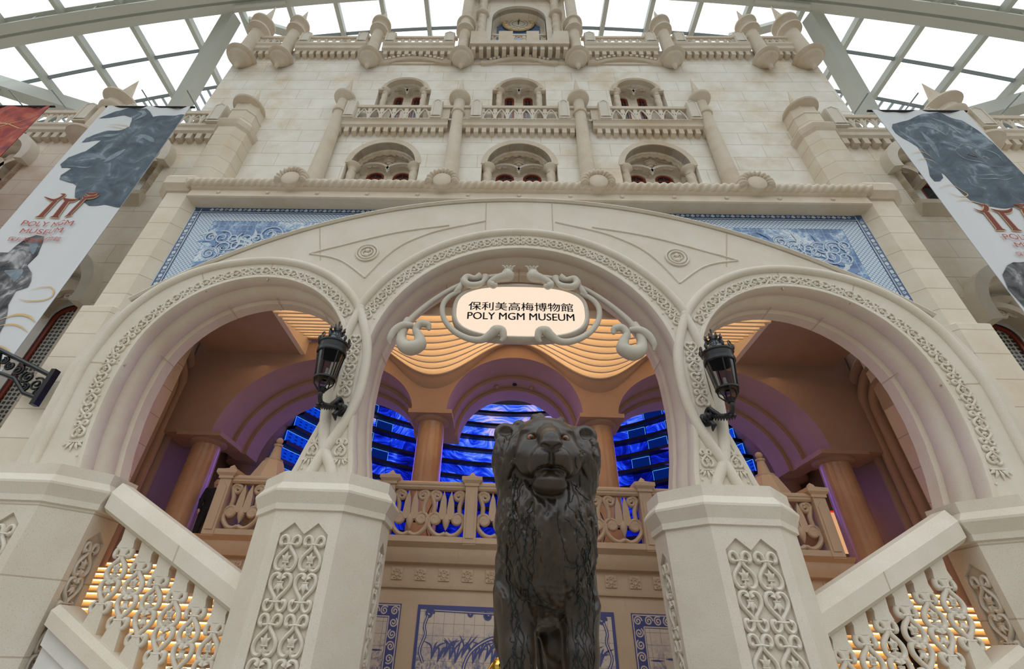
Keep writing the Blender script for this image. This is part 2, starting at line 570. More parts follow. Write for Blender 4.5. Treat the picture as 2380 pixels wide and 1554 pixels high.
# spandrel panels and roundels
for s in (-1, 1):
    tri = [(3.56, 8.58), (3.2, 9.22), (2.85, 9.64), (2.4, 9.95), (1.93, 10.18), (.87, 10.52)]
    tri2 = [(1.77, 10.35), (3.08, 10.05), (4.45, 9.54), (5.03, 9.30)]
    tri3 = [(5.03, 9.30), (4.5, 9.2), (4.1, 9.02), (3.56, 8.58)]
    m = MB()
    for t in (tri, tri2, tri3):
        m.tube([(s * x, -.0, z) for x, z in catmull(t, 5)], .028, 6, ref=(0, 1, 0))
    m.obj('spandrel_panel', M_ARC, arcade, 60)
    m = MB()
    for r, rr in ((.255, .028), (.185, .03)):
        m.tube([(s * 3.65 + r * math.cos(q), -.012, 9.36 + r * math.sin(q)) for q in np.linspace(0, 2 * PI, 33)[:-1]], rr, 8, True, ref=(0, 1, 0))
    for q in (1, -1):
        m.ball((s * 3.65, -.01, 9.36 + q * .075), .062, 10, 6, (1, .5, 1))
        m.tube([(s * 3.65 + .11 * math.cos(a), -.012, 9.36 + q * .02 + .10 * math.sin(a)) for a in np.radians(np.linspace(-60 if q > 0 else 120, 60 if q > 0 else 240, 9))], .02, 6)
    m.obj('roundel', M_ARC, arcade, 60)
# mortar joints between the stones
def joint(p, q, y=-.004, w=.013):
    m = MB()
    p, q = Vector((p[0], 0, p[1])), Vector((q[0], 0, q[1]))
    d = (q - p).normalized(); nrm = d.cross(Vector((0, 1, 0)))
    c = [p + nrm * w, q + nrm * w, q - nrm * w, p - nrm * w]
    m.loft([[(v.x, y, v.z) for v in c], [(v.x, y + .05, v.z) for v in c]])
    m.obj('mortar_joint', M_GROUT, arcade, 0)
for x in (-.86, .80):
    joint((x, 10.2), (x * 1.02, 11.24))
for s in (-1, 1):
    joint((s * 4.72, 9.10), (s * 5.0, 10.20)); joint((s * 2.30, 8.90), (s * 2.62, 9.20)); joint((s * 3.14, 7.75), (s * 3.36, 7.95))
    joint((s * 7.10, 8.10), (s * 7.40, 8.66)); joint((s * 8.02, 6.15), (s * 9.0, 6.2)); joint((s * 5.8, 8.45), (s * 5.82, 9.0))
joint((0, 9.62), (0, 10.15))
# joints around the soffits
for path in (C_OPEN, s_open(1), s_open(-1)):
    P = np.array(path)
    ctr = P.mean(0)
    for fr in (.17, .36, .5, .64, .83):
        i = int(fr * len(P))
        p = P[i]; t = P[min(i + 1, len(P) - 1)] - P[i - 1]; t = t / np.linalg.norm(t)
        nrm = (ctr - p) - t * ((ctr - p) @ t); nrm = nrm / np.linalg.norm(nrm)
        c = [p + nrm * .004 + t * .011, p + nrm * .004 - t * .011]
        m = MB().add([(c[0][0], .60, c[0][1]), (c[1][0], .60, c[1][1]), (c[1][0], 1.1, c[1][1]), (c[0][0], 1.1, c[0][1])], [(0, 1, 2, 3)])
        m.obj('soffit_joint', M_GROUT, arcade, 0)

# ================================================================== octagonal pillars
OCT = [(-.565, -.90), (.565, -.90), (1.13, -.335), (1.13, .35), (.565, .90), (-.565, .90), (-1.13, .35), (-1.13, -.335)]
PROF = [(.895, 0.0), (.895, 3.27), (.93, 3.29), (.93, 3.38), (1.0, 3.55), (1.0, 3.585), (.925, 3.70), (.925, CAPZ)]
me_p = scroll_mesh('panel_scroll', .315, .475, .030, .045, M_ARC)

def panel_face(mb, A, B, z0, z1, hole, depth):
    """vertical face from A to B (xy corners), with a recess of outline hole (u from the middle, z)"""
    A, B = Vector(A), Vector(B)
    L = (B - A).length
    d = (B - A) / L
    nrm = Vector((d.y, -d.x))                      # outward
    mid = (A + B) / 2
    sub = MB()
    sub.poly_xz([(-L / 2, z0), (L / 2, z0), (L / 2, z1), (-L / 2, z1)], [hole], 0)
    sub.poly_xz(hole, [], depth)
    sub.loft([[(u, 0, z) for u, z in hole], [(u, depth, z) for u, z in hole]], True, False, False)
    a = sub.arr()
    v = np.stack([mid.x + a[:, 0] * d.x - a[:, 1] * nrm.x, mid.y + a[:, 0] * d.y - a[:, 1] * nrm.y, a[:, 2]], 1)
    mb.add(v, sub.f)
    return mid, d, nrm

def pillar(cx, label, sides, M_PIER=None):
    M_PIER = M_PIER or (M_ARC if abs(cx) < 5 else globals()['M_PIER'])
    cy = .10
    t = thing('octagonal_pillar', label, 'pillar', (cx, cy, 0))
    m = MB()
    k = PROF[0][0]
    P = [(cx + x * k, cy + y * k) for x, y in OCT]
    DH = [(-.36, .3), (.36, .3), (.36, 2.95), (.18, 3.11), (0, 2.95), (-.18, 3.11), (-.36, 2.95)]
    SH = [(-.19, .3), (.19, .3), (.19, 2.86), (0, 3.02), (-.19, 2.86)]
    info = []
    for i in range(8):
        A, B = P[i], P[(i + 1) % 8]
        if i == 0: info.append(panel_face(m, A, B, 0, 3.27, DH, .055) + ('d',))
        elif (i == 2 and 'e' in sides) or (i == 6 and 'w' in sides): info.append(panel_face(m, A, B, 0, 3.27, SH, .055) + ('s',))
        else: m.add([(*A, 0), (*B, 0), (*B, 3.27), (*A, 3.27)], [(0, 1, 2, 3)])
    m.obj('shaft', M_PIER, t, 20)
    m = MB()
    m.loft([[(cx + x * s, cy + y * s, z) for x, y in OCT] for s, z in PROF[1:]])
    m.obj('capital', M_ARC, t, 20)
    for mid, d, nrm, kind in info:
        for u in ((-.178, .178) if kind == 'd' else (0,)):
            for row in range(5):
                z1 = (2.93 if kind == 'd' else 2.84) - row * .50
                fl = row % 2 == 1
                U = Vector((d.x, d.y, 0)); V = Vector((0, 0, 1))
                if fl: U, V = -U, -V
                o = Vector((mid.x + d.x * u - nrm.x * .05, mid.y + d.y * u - nrm.y * .05, z1 if fl else z1 - .475))
                link('panel_scroll', me_p, t, frame(o, U, V, Vector((nrm.x, nrm.y, 0))))
    m = MB()
    for i in range(8):
        A, B = P[i], P[(i + 1) % 8]
    return t
pillar(-3.25, 'octagonal stone pillar with scroll panels left of the lion, under the left lantern', 'e')
pillar(3.25, 'octagonal stone pillar with scroll panels right of the lion, under the right lantern', 'w')
pillar(-7.98, 'octagonal stone pillar at the left edge, outside the left stair balustrade', 'e')
pillar(7.98, 'octagonal stone pillar at the right edge, outside the right stair balustrade', 'w')

# ================================================================== blue tile murals behind the arcade gable
def tile_build(nt, b):
    g = NT(nt)
    P = g.pos(); o = g.sep(P)
    big = g.noise(.55, 5, .62, 1.2)
    sm = g.noise(2.6, 5, .65, 2.2)
    c = g.ramp(g.math('ADD', g.math('MULTIPLY', big, .55), g.math('MULTIPLY', sm, .45)),
               [(.41, (.035, .10, .26)), (.47, (.10, .23, .44)), (.52, (.34, .48, .63)), (.57, (.64, .71, .76))])
    fine = g.noise(6, 4, .6, 4.0)
    c = g.mix(g.ramp(fine, [(.53, 0.), (.56, .6)]), c, (.04, .12, .30))
    for k in (0, 2):
        f = g.math('ABSOLUTE', g.math('SUBTRACT', g.math('FRACT', g.math('DIVIDE', o[k], .22)), .5))
        c = g.mix(g.math('MULTIPLY', g.math('GREATER_THAN', f, .475), .5), c, (.55, .60, .62))
    g.l(c, b.inputs['Base Color'])
    b.inputs['Roughness'].default_value = .16
M_TILE = mat('blue_white_tile', (.4, .5, .6), .16, build=tile_build)
def lattice_build(nt, b):
    g = NT(nt)
    o = g.sep(g.pos())
    a = g.math('ADD', o[0], o[2]); c_ = g.math('SUBTRACT', o[0], o[2])
    l1 = g.math('ABSOLUTE', g.math('SUBTRACT', g.math('FRACT', g.math('DIVIDE', a, .11)), .5))
    l2 = g.math('ABSOLUTE', g.math('SUBTRACT', g.math('FRACT', g.math('DIVIDE', c_, .11)), .5))
    ln = g.math('GREATER_THAN', g.math('MAXIMUM', l1, l2), .40)
    g.l(g.mix(ln, (.52, .60, .66), (.09, .19, .36)), b.inputs['Base Color'])
M_LATT = mat('lattice_tile', (.4, .5, .6), .18, build=lattice_build)
M_TBLUE = mat('tile_dark_blue', (.035, .075, .19), .16)
M_TMID = mat('tile_mid_blue', (.10, .20, .40), .16)
M_TPALE = mat('tile_pale', (.50, .57, .62), .16)

def spiral(cx, cz, r0, turns, a0=0, sgn=1, n=26, r1=.15):
    t = np.linspace(0, 1, n)
    r = r0 * (1 - (1 - r1) * t)
    a = a0 + sgn * turns * 2 * PI * t
    return [(cx + r[i] * math.cos(a[i]), cz + r[i] * math.sin(a[i])) for i in range(n)]

LAYER = [0]
def ribbon(mb, pts, w, y, th=.004):
    """painted line: flat ribbon on the plane y"""
    P = np.asarray(pts, float)
    LAYER[0] = (LAYER[0] + 1) % 97
    y = y - LAYER[0] * 2.5e-5
    T = np.gradient(P, axis=0); T /= np.maximum(np.linalg.norm(T, axis=1), 1e-9)[:, None]
    N = np.stack([-T[:, 1], T[:, 0]], 1)
    k = len(P)
    ww = np.full(k, w) if np.isscalar(w) else np.asarray(w)
    A = P + N * ww[:, None]; B = P - N * ww[:, None]
    v = [(p[0], y, p[1]) for p in A] + [(p[0], y, p[1]) for p in B]
    mb.add(v, [(i, i + 1, k + i + 1, k + i) for i in range(k - 1)])

def mural(s, label):
    t = thing('tile_mural', label, 'tile mural', (s * 6.0, 1.1, 8.0))
    def q(x0, x1, z0, z1, y0, y1, mb=None):
        mb = mb or MB()
        return mb.box(min(s * x0, s * x1) + .07, max(s * x0, s * x1) + .07, y0, y1, z0, z1)
    low = [(x, BIG_C + math.sqrt(BIG_R ** 2 - x * x) - .35) for x in np.linspace(1.6, 8.7, 24)] + [(9.62, 7.4)]
    MB().slab_xz([(s * x + .07, z) for x, z in low + [(9.62, 12.18), (1.6, 12.18)]], [], 1.10, 1.14).obj('tile_field', M_TILE, t, 0)
    m = MB(); q(1.6, 9.36, 11.60, 11.93, 1.093, 1.1, m); q(8.86, 9.36, 7.5, 11.60, 1.093, 1.1, m)
    m.obj('lattice_band', M_LATT, t, 0)
    m = MB(); q(1.6, 9.62, 11.93, 12.18, 1.086, 1.1, m); q(9.37, 9.62, 7.5, 11.93, 1.086, 1.1, m)
    m.obj('border', M_TBLUE, t, 0)
    m = MB(); y = 1.083
    for i in range(27):
        x = s * (1.8 + i * .28) + .07
        ribbon(m, [(x - .06, 12.05), (x, 12.07), (x + .06, 12.05)], [.015, .06, .015], y)
        ribbon(m, spiral(x + .14, 12.06, .05, 1.2), .011, y)
    for i in range(15):
        z = 7.8 + i * .28
        ribbon(m, [(s * 9.495 + .05, z - .06), (s * 9.495 + .07, z), (s * 9.495 + .09, z + .06)], [.015, .06, .015], y)
        ribbon(m, spiral(s * 9.495 + .07, z + .14, .05, 1.2), .011, y)
    for z in (11.96, 12.15): ribbon(m, [(s * 1.6, z), (s * 9.5, z)], .012, y)
    for x in (9.40, 9.595): ribbon(m, [(s * x + .07, 7.5), (s * x + .07, 12.1)], .012, y)
    m.obj('border_pattern', M_TPALE, t, 0)
    m = MB(); m2 = MB(); y = 1.088
    rnd = random.Random(5 + s)
    for i in range(30):
        cx = s * (3.9 + .165 * i) + .07; cz = (11.2 if i % 2 else 10.75) - .01 * i + rnd.uniform(-.2, .15)
        r = rnd.uniform(.16, .36)
        P = spiral(cx, cz, r, 1.6, rnd.uniform(0, 6), rnd.choice((-1, 1)))
        ribbon(m, P, .035, y); ribbon(m2, P, .014, y - .003)
    for i in range(90):
        cx = s * rnd.uniform(5.2, 8.6) + .07; cz = rnd.uniform(8.4, 11.0)
        a = rnd.uniform(.4, 2.7); ln = rnd.uniform(.3, .7)
        P = catmull([(cx, cz), (cx + .5 * ln * math.cos(a), cz + .5 * ln * math.sin(a)), (cx + ln * math.cos(a + .6), cz + ln * math.sin(a + .6))], 5)
        w = np.sin(np.linspace(.15, PI - .1, len(P))) * rnd.uniform(.03, .06)
        ribbon(m if i % 2 else m2, P, w, y - .001 * (i % 2))
    m.obj('painted_scroll', M_TMID, t, 0)
    m2.obj('painted_highlight', M_TPALE, t, 0)
    # a painted urn on a pedestal near the outer border
    m = MB(); ux = s * 8.35 + .07
    outl = [(-.32, 9.0), (.32, 9.0), (.30, 9.12), (.22, 9.2), (.26, 9.6), (.20, 9.95), (.34, 10.05), (.34, 10.14), (-.34, 10.14), (-.34, 10.05), (-.20, 9.95), (-.26, 9.6), (-.22, 9.2), (-.30, 9.12)]
    m.poly_xz([(ux + x, z) for x, z in outl], [], 1.0865)
    m.poly_xz([(ux + x, z) for x, z in arc(0, 10.42, .2, 0, 360, 20)[:-1]], [], 1.0865)
    if s > 0: m.obj('painted_urn', M_TMID, t, 0)
mural(-1, 'blue and white tile mural above the left arch, under the cornice')
mural(1, 'blue and white tile mural above the right arch, under the cornice')

# ================================================================== main cornice with rope moulding
corn = thing('rope_cornice', 'long stone cornice with twisted rope edge and four shells above the arcade', 'cornice', (0.06, 1, 12.16))
X0, X1 = -9.72, 9.84
m = MB()
prof = [(1.12, 12.17), (.72, 12.17), (.68, 12.20), (.74, 12.53), (.66, 12.57), (.66, 12.66), (1.0, 12.80), (2.7, 12.80), (2.7, 12.2)]
m.loft([[(x, y, z) for y, z in prof] for x in (X0 + .1, X1 - .1)])
m.obj('cornice_slab', M_TRIM, corn, 20)
n = 1100
pts = [(x, .70, 12.75) for x in np.linspace(X0 - .05, X1 + .05, n)]
m = MB().tube(pts, .165, 20, ref=(0, 0, 1), rfun=lambda t, th: 1.08 - .26 * np.abs(np.cos(1.5 * th + t * PI * 92)) ** 3)
m.obj('rope', M_TRIM, corn, 80)
for k in range(13):
    MB().ball((.0 + (k - 6) * 1.457, .695, 12.37), .06, 10, 6, (1, .6, 1)).obj('stud', M_TRIM, corn, 60)
for cx in (-6.66, -2.22, 2.26, 6.70):
    m = MB()
    m.lathe([(.0, -.03), (.25, -.03), (.28, .0), (.28, .3), (.0, .3)], (cx, .50, 12.80), 36, 'y')
    m.tube([(cx + .37 * math.cos(a), .62, 12.80 + .39 * math.sin(a)) for a in np.radians(np.linspace(-14, 194, 160))], .135, 16, ref=(0, 1, 0), flat=1.5,
           rfun=lambda t, th: 1.08 - .3 * np.abs(np.cos(1.0 * th + t * PI * 11)) ** 3)
    m.obj('shell', M_TRIM, corn, 80)

# ================================================================== corner pilasters flanking the arcade
def oct_xy(cx, cy, hw, hd, ch, s=1.0):
    return [(cx + x * s, cy + y * s) for x, y in ((-hw + ch, -hd), (hw - ch, -hd), (hw, -hd + ch), (hw, hd), (-hw, hd), (-hw, -hd + ch))]
def pilaster(s, label):
    c = 10.16 * s + .06
    t = thing('corner_pilaster', label, 'pilaster', (c, 1.6, 0))
    def prism(lev, base, name, mt):
        MB().loft([[(x, y, z) for x, y in oct_xy(*base, k)] for k, z in lev]).obj(name, mt, t, 20)
    prism([(1.0, 8.2), (1.0, 12.6)], (c, 1.75, .62, .90, .30), 'lower_shaft', M_PIL)
    prism([(1.0, 0.0), (1.0, 8.2), (.93, 8.26)], (c + .12 * s, 1.75, .74, .98, .36), 'base_shaft', M_PIL)
    prism([(1.0, 12.55), (1.10, 12.66), (1.17, 12.72), (1.17, 13.0), (1.10, 13.14), (.9, 13.2)], (c, 1.75, .66, .95, .32), 'capital', M_TRIM)
    cu = 10.97 * s + .09
    prism([(1.0, 13.1), (1.0, 17.9)], (cu, 2.35, .62, .55, .30), 'upper_shaft', M_PIL)
    prism([(1.0, 17.5), (1.12, 17.65), (1.16, 17.9), (1.02, 18.05), (.98, 18.1)], (cu, 2.35, .62, .55, .30), 'collar', M_TRIM)
    prism([(.88, 18.0), (.88, 18.75), (.93, 18.78), (.93, 18.86), (.84, 18.9), (.84, 19.4)], (cu, 2.35, .60, .52, .29), 'neck', M_PIL)
    cr_ = cu
    m = MB().lathe([(.0, 19.30), (.42, 19.30), (.60, 19.42), (.62, 19.50), (.52, 19.62), (.30, 19.68), (.0, 19.68)], (cr_, 2.25, 0), 28)
    m.obj('disc', M_TRIM, t, 40)
    MB().lathe([(.27, 19.60), (.0, 21.05)], (cr_, 2.25, 0), 8).obj('spire', M_PIL, t, 20)
pilaster(-1, 'tall octagonal corner pilaster with pointed cap left of the tile mural')
pilaster(1, 'tall octagonal corner pilaster with pointed cap right of the tile mural')
# ================================================================== upper facade
UX = .10
FY = 2.6
def win_outline(c, hr, zs, zsp, ha, rise):
    o = [(c + hr, zs), (c + hr, zsp)] + arc(c, zsp, ha, 0, 180, 25, rise) + [(c - hr, zsp), (c - hr, zs)]
    return o[::-1]
LOWC = (-4.98, .10, 5.16)
UPC = (-4.85, .10, 5.09)
low_out = [win_outline(c, 1.39, 13.2, 16.48, 1.20, 1.28) for c in LOWC]
up_out = [win_outline(c, 1.14, 18.9, 21.60, .86, .80) for c in UPC]
facade_outline = [(UX - 10.95, 12.5), (UX + 10.95, 12.5), (UX + 10.95, 18.0), (UX + 13.36, 18.0), (UX + 13.36, 25.2), (UX - 13.36, 25.2), (UX - 13.36, 18.0), (UX - 10.95, 18.0)]
m = MB().slab_xz(facade_outline, low_out + up_out, FY, FY + .9)
fac = m.obj('wall_back', M_FAC, None, 25)
tag(fac, 'tall cream stone facade wall with weather stains above the arcade', 'wall', kind='structure')

WIN_N = [0]
def window(c, low, label):
    WIN_N[0] += 1
    hr, zsp, ha, rise = (1.39, 16.48, 1.20, 1.28) if low else (1.14, 21.60, .86, .80)
    zs = 13.2 if low else 18.9
    dep = .85 if low else .55
    t = thing('window_%d' % WIN_N[0], label, 'window', (c, FY, zs), kind='structure')
    yb = FY + dep
    # arch hood
    m = MB()
    pa = arc(c, zsp, ha, 0, 180, 25, rise)
    if low:
        m.sweep_xz(pa, [(.0, FY - .03), (.22, FY - .03), (.22, FY + .05), (0, FY + .3)], side=-1)
    else:
        m.sweep_xz(pa, [(-.02, FY + .1), (-.02, FY - .10), (.06, FY - .14), (.12, FY - .10), (.13, FY - .04), (.22, FY - .04), (.24, FY + .1)], side=-1)
        for s in (-1, 1): m.box(c + s * 1.0 - .14, c + s * 1.0 + .14, FY - .08, FY + .1, zsp - .08, zsp + .02)
    m.obj('arch_hood', M_TRIM, t)
    if low:   # cable moulding in the soffit
        pm = arc(c, zsp + .02, ha - .04, 8, 172, 60, rise - .05)
        MB().tube([(x, FY + .46, z) for x, z in pm], .075, 10, ref=(0, 1, 0), rfun=lambda q, th: 1 + .22 * np.sign(np.sin(th * 2 + q * 300))).obj('cable_moulding', M_TRIM, t, 50)
    # reveal lining and back
    m = MB()
    o = win_outline(c, hr - .002, zs, zsp, ha - .002, rise - .002)
    g = .53 if low else .41
    wh = .36 if low else .21
    zt = 16.76 if low else 21.93
    holes = [[(c + s * g - wh, zs + .1), (c + s * g + wh, zs + .1)] + arc(c + s * g, zt, wh, 0, 180, 15) for s in (-1, 1)]
    m.poly_xz(o, holes, yb)
    m.poly_xz(o, [], yb + .16)
    for h in holes: m.loft([[(x, yb, z) for x, z in h], [(x, yb + .16, z) for x, z in h]], True, False, False)
    m.obj('reveal', M_WING, t, 25)
    # twin trefoil lobes hanging under the tympanum
    m = MB()
    lz = zt + (.36 if low else .30); lw = g + .02
    rr = lw - .02
    for s in (-1, 1):
        m.sweep_xz(arc(c + s * lw, lz - .30, rr, 4, 176, 17, .34), [(0, yb - .34), (.10, yb - .34), (.10, yb), (0, yb)], side=-1)
    m.lathe([(.0, -.1), (.06, -.02), (.09, .1), (.06, .2)], (c, yb - .25, lz - .3), 10)
    m.obj('twin_lobe', M_ARC, t)
    # carved tympanum
    m = MB()
    m.poly_xz(arc(c, lz - .0, ha * .86, 0, 180, 17, rise * .62), [], yb - .2)
    for s in (-1, 1):
        for k, (dx, dz, r) in enumerate(((.30, .16, .15), (.56, .10, .12), (.78, .03, .09))):
            m.tube([(x, yb - .23, z) for x, z in spiral(c + s * dx * ha / 1.2, lz + dz, r, 1.6, 0, s)], .035, 6)
    m.ball((c, yb - .24, lz + .28), .17, 12, 8, (1, .6, 1.1))
    for k in range(3): m.tube([(c - .2, yb - .3, lz + .18 + .1 * k), (c, yb - .36, lz + .21 + .1 * k), (c + .2, yb - .3, lz + .18 + .1 * k)], .022, 5)
    m.obj('tympanum', M_TRIM, t, 50)
    # twisted columns with bell capitals
    for s in (-1, 1):
        x = c + s * (1.17 if low else .85)
        y = FY + (.22 if low else .08)
        r = .145 if low else .11
        m = MB()
        zc = zsp - .28
        m.tube([(x, y, z) for z in np.linspace(zs, zc, 120)], r, 14, ref=(1, 0, 0), rfun=lambda q, th: 1 + .2 * np.abs(np.cos(th * 1.5 + q * (zc - zs) * 7)))
        m.lathe([(r * .9, zc - .05), (r * 1.2, zc), (r * .95, zc + .05), (r * 1.35, zc + .2), (r * 1.95, zc + .3), (r * 1.95, zc + .36), (0, zc + .36)], (x, y, 0), 18)
        m.obj('twisted_column', M_TRIM, t, 60)
    for s in (-1, 1):
        x = c + s * g
        hole = [(x - wh + .01, zs + .1), (x + wh - .01, zs + .1)] + arc(x, zt, wh - .01, 0, 180, 15)
        inn = [(x - wh + .09, zs + .2), (x + wh - .09, zs + .2)] + arc(x, zt, wh - .09, 0, 180, 15)
        fr = MB().slab_xz(hole, [inn], yb + .05, yb + .11).box(x - .012, x + .012, yb + .055, yb + .1, zs + .2, zt + wh - .1) \
            .box(x - wh + .05, x + wh - .05, yb + .055, yb + .1, zt - .02, zt + .04).obj('window_frame', M_RED, t, 25)
        MB().poly_xz(inn, [], yb + .09).obj('pane', M_DARK, fr, 0)
    return t
for c, w in zip(LOWC, ('left', 'middle', 'right')):
    window(c, True, 'arched twin window directly above the rope cornice, %s of three' % w)
for c, w in zip(UPC, ('left', 'middle', 'right')):
    window(c, False, 'small arched twin window above the stone balcony, %s of three' % w)

# ------------------------------------------------------------------ lattice balustrades
def lattice(m, x0, x1, y, z0, z1, unit=.44, r=.035):
    n = max(1, round((x1 - x0) / unit)); u = (x1 - x0) / n
    for i in range(n):
        a = x0 + i * u
        for s in (-1, 1):
            q = np.linspace(0, 1, 7)
            x = a + u / 2 + s * (u * .46) * np.cos(q * PI / 2)
            x2 = a + u / 2 + s * (u * .46) * (1 - q ** 2.2)
            m.tube([(x2[k], y, z0 + (z1 - z0) * q[k]) for k in range(7)], r, 6, flat=.8, ref=(0, 1, 0))
        m.tube([(a, y, z0), (a, y, z1)], r * 1.2, 6)
        m.box(a - u * .16, a + u * .16, y - .03, y + .03, z0 + (z1 - z0) * .62, z1)
    return m

def post_mesh(m, x, y, z0, z1, w=.22, d=.16):
    m.loft([[(x - w, y + b, z0), (x + w, y + b, z0), (x + w, y + b, z1 - .16), (x, y + b, z1), (x - w, y + b, z1 - .16)] for b in (-d, d)])
    i = w * .55
    m.loft([[(x + sx * (w - a), y - d - bb, zz) for sx, zz in ((-1, z0 + .1), (1, z0 + .1), (1, z1 - .2), (.0, z1 - .07), (-1, z1 - .2))] for a, bb in ((.02, .0), (.02, .03), (.09, .03), (.09, .012))], True, False, True)

def dentils(m, x0, x1, y0, y1, z0, z1, pitch=.30, w=.15):
    n = round((x1 - x0) / pitch); p = (x1 - x0) / n
    for i in range(n):
        a = x0 + (i + .5) * p
        m.loft([[(a - w / 2, y0, z0 + .0), (a + w / 2, y0, z0 + .0), (a + w / 2, y1, z0 - .04), (a - w / 2, y1, z0 - .04)],
                [(a - w / 2, y0, z1), (a + w / 2, y0, z1), (a + w / 2, y1, z1), (a - w / 2, y1, z1)]])
    return m

for c, w in zip((-4.98, .12, 5.22), ('left', 'middle', 'right')):
    t = thing('stone_balcony', 'stone balcony with pierced balustrade and dentils, %s of three on the facade' % w, 'balcony', (c, FY, 18.5))
    m = MB().loft([[(x, y, z) for y, z in ((FY, 18.50), (2.42, 18.50), (2.34, 18.60), (2.34, 18.78), (2.30, 18.86), (2.30, 18.95), (FY, 18.95))] for x in (c - 2.26, c + 2.26)])
    m.tube([(x, 2.32, 18.92) for x in np.linspace(c - 2.26, c + 2.26, 240)], .055, 10, ref=(0, 0, 1), rfun=lambda q, th: 1 + .16 * np.sin(th * 2 + q * 200))
    m.obj('slab', M_TRIM, t, 20)
    dentils(MB(), c - 2.18, c + 2.18, 2.40, FY, 18.22, 18.52, .318, .18).obj('dentil_row', M_TRIM, t, 20)
    m = MB()
    lattice(m, c - 1.5, c + 1.5, 2.39, 18.98, 19.79, .50)
    m.obj('pierced_panel', M_ARC, t, 50)
    MB().box(c - 2.4, c + 2.4, 2.32, 2.48, 19.79, 19.95).box(c - 2.4, c + 2.4, 2.35, 2.45, 18.94, 19.04).obj('rail', M_TRIM, t, 20)
    for q in (-1, 1):
        m = MB(); post_mesh(m, c + q * 1.75, 2.39, 18.94, 20.25)
        m.obj('post', M_ARC, t, 20)
        MB().box(c + q * 2.12 - .16, c + q * 2.12 + .16, 2.38, 2.46, 18.94, 19.8).obj('end_panel', M_TRIM, t, 20)

for x, w in zip((-7.17, -2.36, 2.50, 7.40), ('left end', 'second from left', 'second from right', 'right end')):
    t = thing('engaged_column', 'slender engaged column with disc capital and spire on the facade, %s' % w, 'column', (x, 2.4, 12.8), 'engaged columns between the balconies')
    MB().lathe([(.30, 12.8), (.285, 15.5), (.25, 17.6), (.235, 18.4), (.225, 20.25)], (x, 2.36, 0), 24).obj('shaft', M_TRIM, t, 60)
    MB().lathe([(.2, 19.28), (.28, 19.33), (.29, 19.40), (.24, 19.46)], (x, 2.36, 0), 24).obj('ring', M_TRIM, t, 40)
    MB().lathe([(.20, 20.12), (.26, 20.2), (.42, 20.36), (.45, 20.44), (.44, 20.52), (.28, 20.62), (0, 20.64)], (x, 2.36, 0), 28).obj('capital', M_TRIM, t, 40)
    MB().lathe([(.22, 20.6), (0, 22.2)], (x, 2.36, 0), 8).obj('spire', M_TRIM, t, 20)

# ------------------------------------------------------------------ roof-top balustrade and turrets
roof = thing('roof_balustrade', 'pierced stone balustrade with dentils along the top of the facade', 'balustrade', (UX, 2.4, 24.4))
def run(x0, x1, posts=True):
    m = MB().loft([[(x, y, z) for y, z in ((FY, 24.70), (2.40, 24.70), (2.30, 24.82), (2.30, 25.05), (2.25, 25.17), (2.25, 25.29), (FY + .3, 25.29))] for x in (x0, x1)])
    m.obj('slab', M_TRIM, roof, 20)
    dentils(MB(), x0 + .02, x1 - .02, 2.38, FY, 24.40, 24.72, .33, .19).obj('dentil_row', M_TRIM, roof, 20)
    lattice(MB(), x0 + .2, x1 - .2, 2.38, 25.32, 25.86, .35, .03).obj('pierced_panel', M_ARC, roof, 50)
    MB().box(x0 - .1, x1 + .1, 2.30, 2.46, 25.86, 26.02).obj('rail', M_TRIM, roof, 20)
    if posts:
        for x in (x0 + .28, x1 - .28):
            m = MB(); post_mesh(m, x, 2.38, 25.29, 26.36, .25, .14); m.obj('post', M_ARC, roof, 20)
TX = (12.86, 11.0, 6.86, 2.62)
for s in (-1, 1):
    run(*sorted((UX + s * 3.05, UX + s * 6.45)))
    run(*sorted((UX + s * 7.25, UX + s * 10.6)))
    run(*sorted((UX + s * 11.35, UX + s * 12.7)), posts=False)
def turret(x, k, label):
    t = thing('corner_turret', label, 'turret', (x, 2.34, 23.0))
    y = 2.34
    r = 1.035 * k
    MB().lathe([(.0, 23.03), (.05, 23.05), (.085, 23.12), (.09, 23.24), (.13 * r, 23.36), (.22 * r, 23.46), (.25 * r, 23.54), (.36 * r, 23.62), (.41 * r, 23.72), (.42 * r, 23.80), (.51 * r, 23.86), (.54 * r, 23.93), (.51 * r, 24.0), (.40 * r, 24.12), (.27 * r, 24.28)], (x, y, 0), 28).obj('pendant', M_TRIM, t, 40)
    MB().lathe([(.27 * r, 24.2), (.25 * r, 26.35)], (x, y, 0), 24).obj('shaft', M_TRIM, t, 60)
    MB().lathe([(.24 * r, 26.25), (.34 * r, 26.38), (.43 * r, 26.46), (.43 * r, 26.58), (.32 * r, 26.71), (.28 * r, 26.92), (.36 * r, 27.10), (.46 * r, 27.18), (.46 * r, 27.30), (.3 * r, 27.39), (0, 27.41)], (x, y, 0), 28).obj('crown', M_TRIM, t, 40)
    MB().lathe([(.20 * r, 27.39), (0, 28.95 if k == 1 else 29.45)], (x, y, 0), 8).obj('spire', M_TRIM, t, 20)
NAMES = {12.86: 'at the %s outer corner of the roof', 11.0: 'next to the %s corner turret of the roof', 6.86: 'midway along the %s half of the roof', 2.62: 'at the %s foot of the clock tower'}
for s in (-1, 1):
    for x in TX:
        turret(UX + s * x, 1.18 if x > 12 else 1.0, 'bell-shaped stone turret with spire ' + NAMES[x] % ('left' if s < 0 else 'right'))
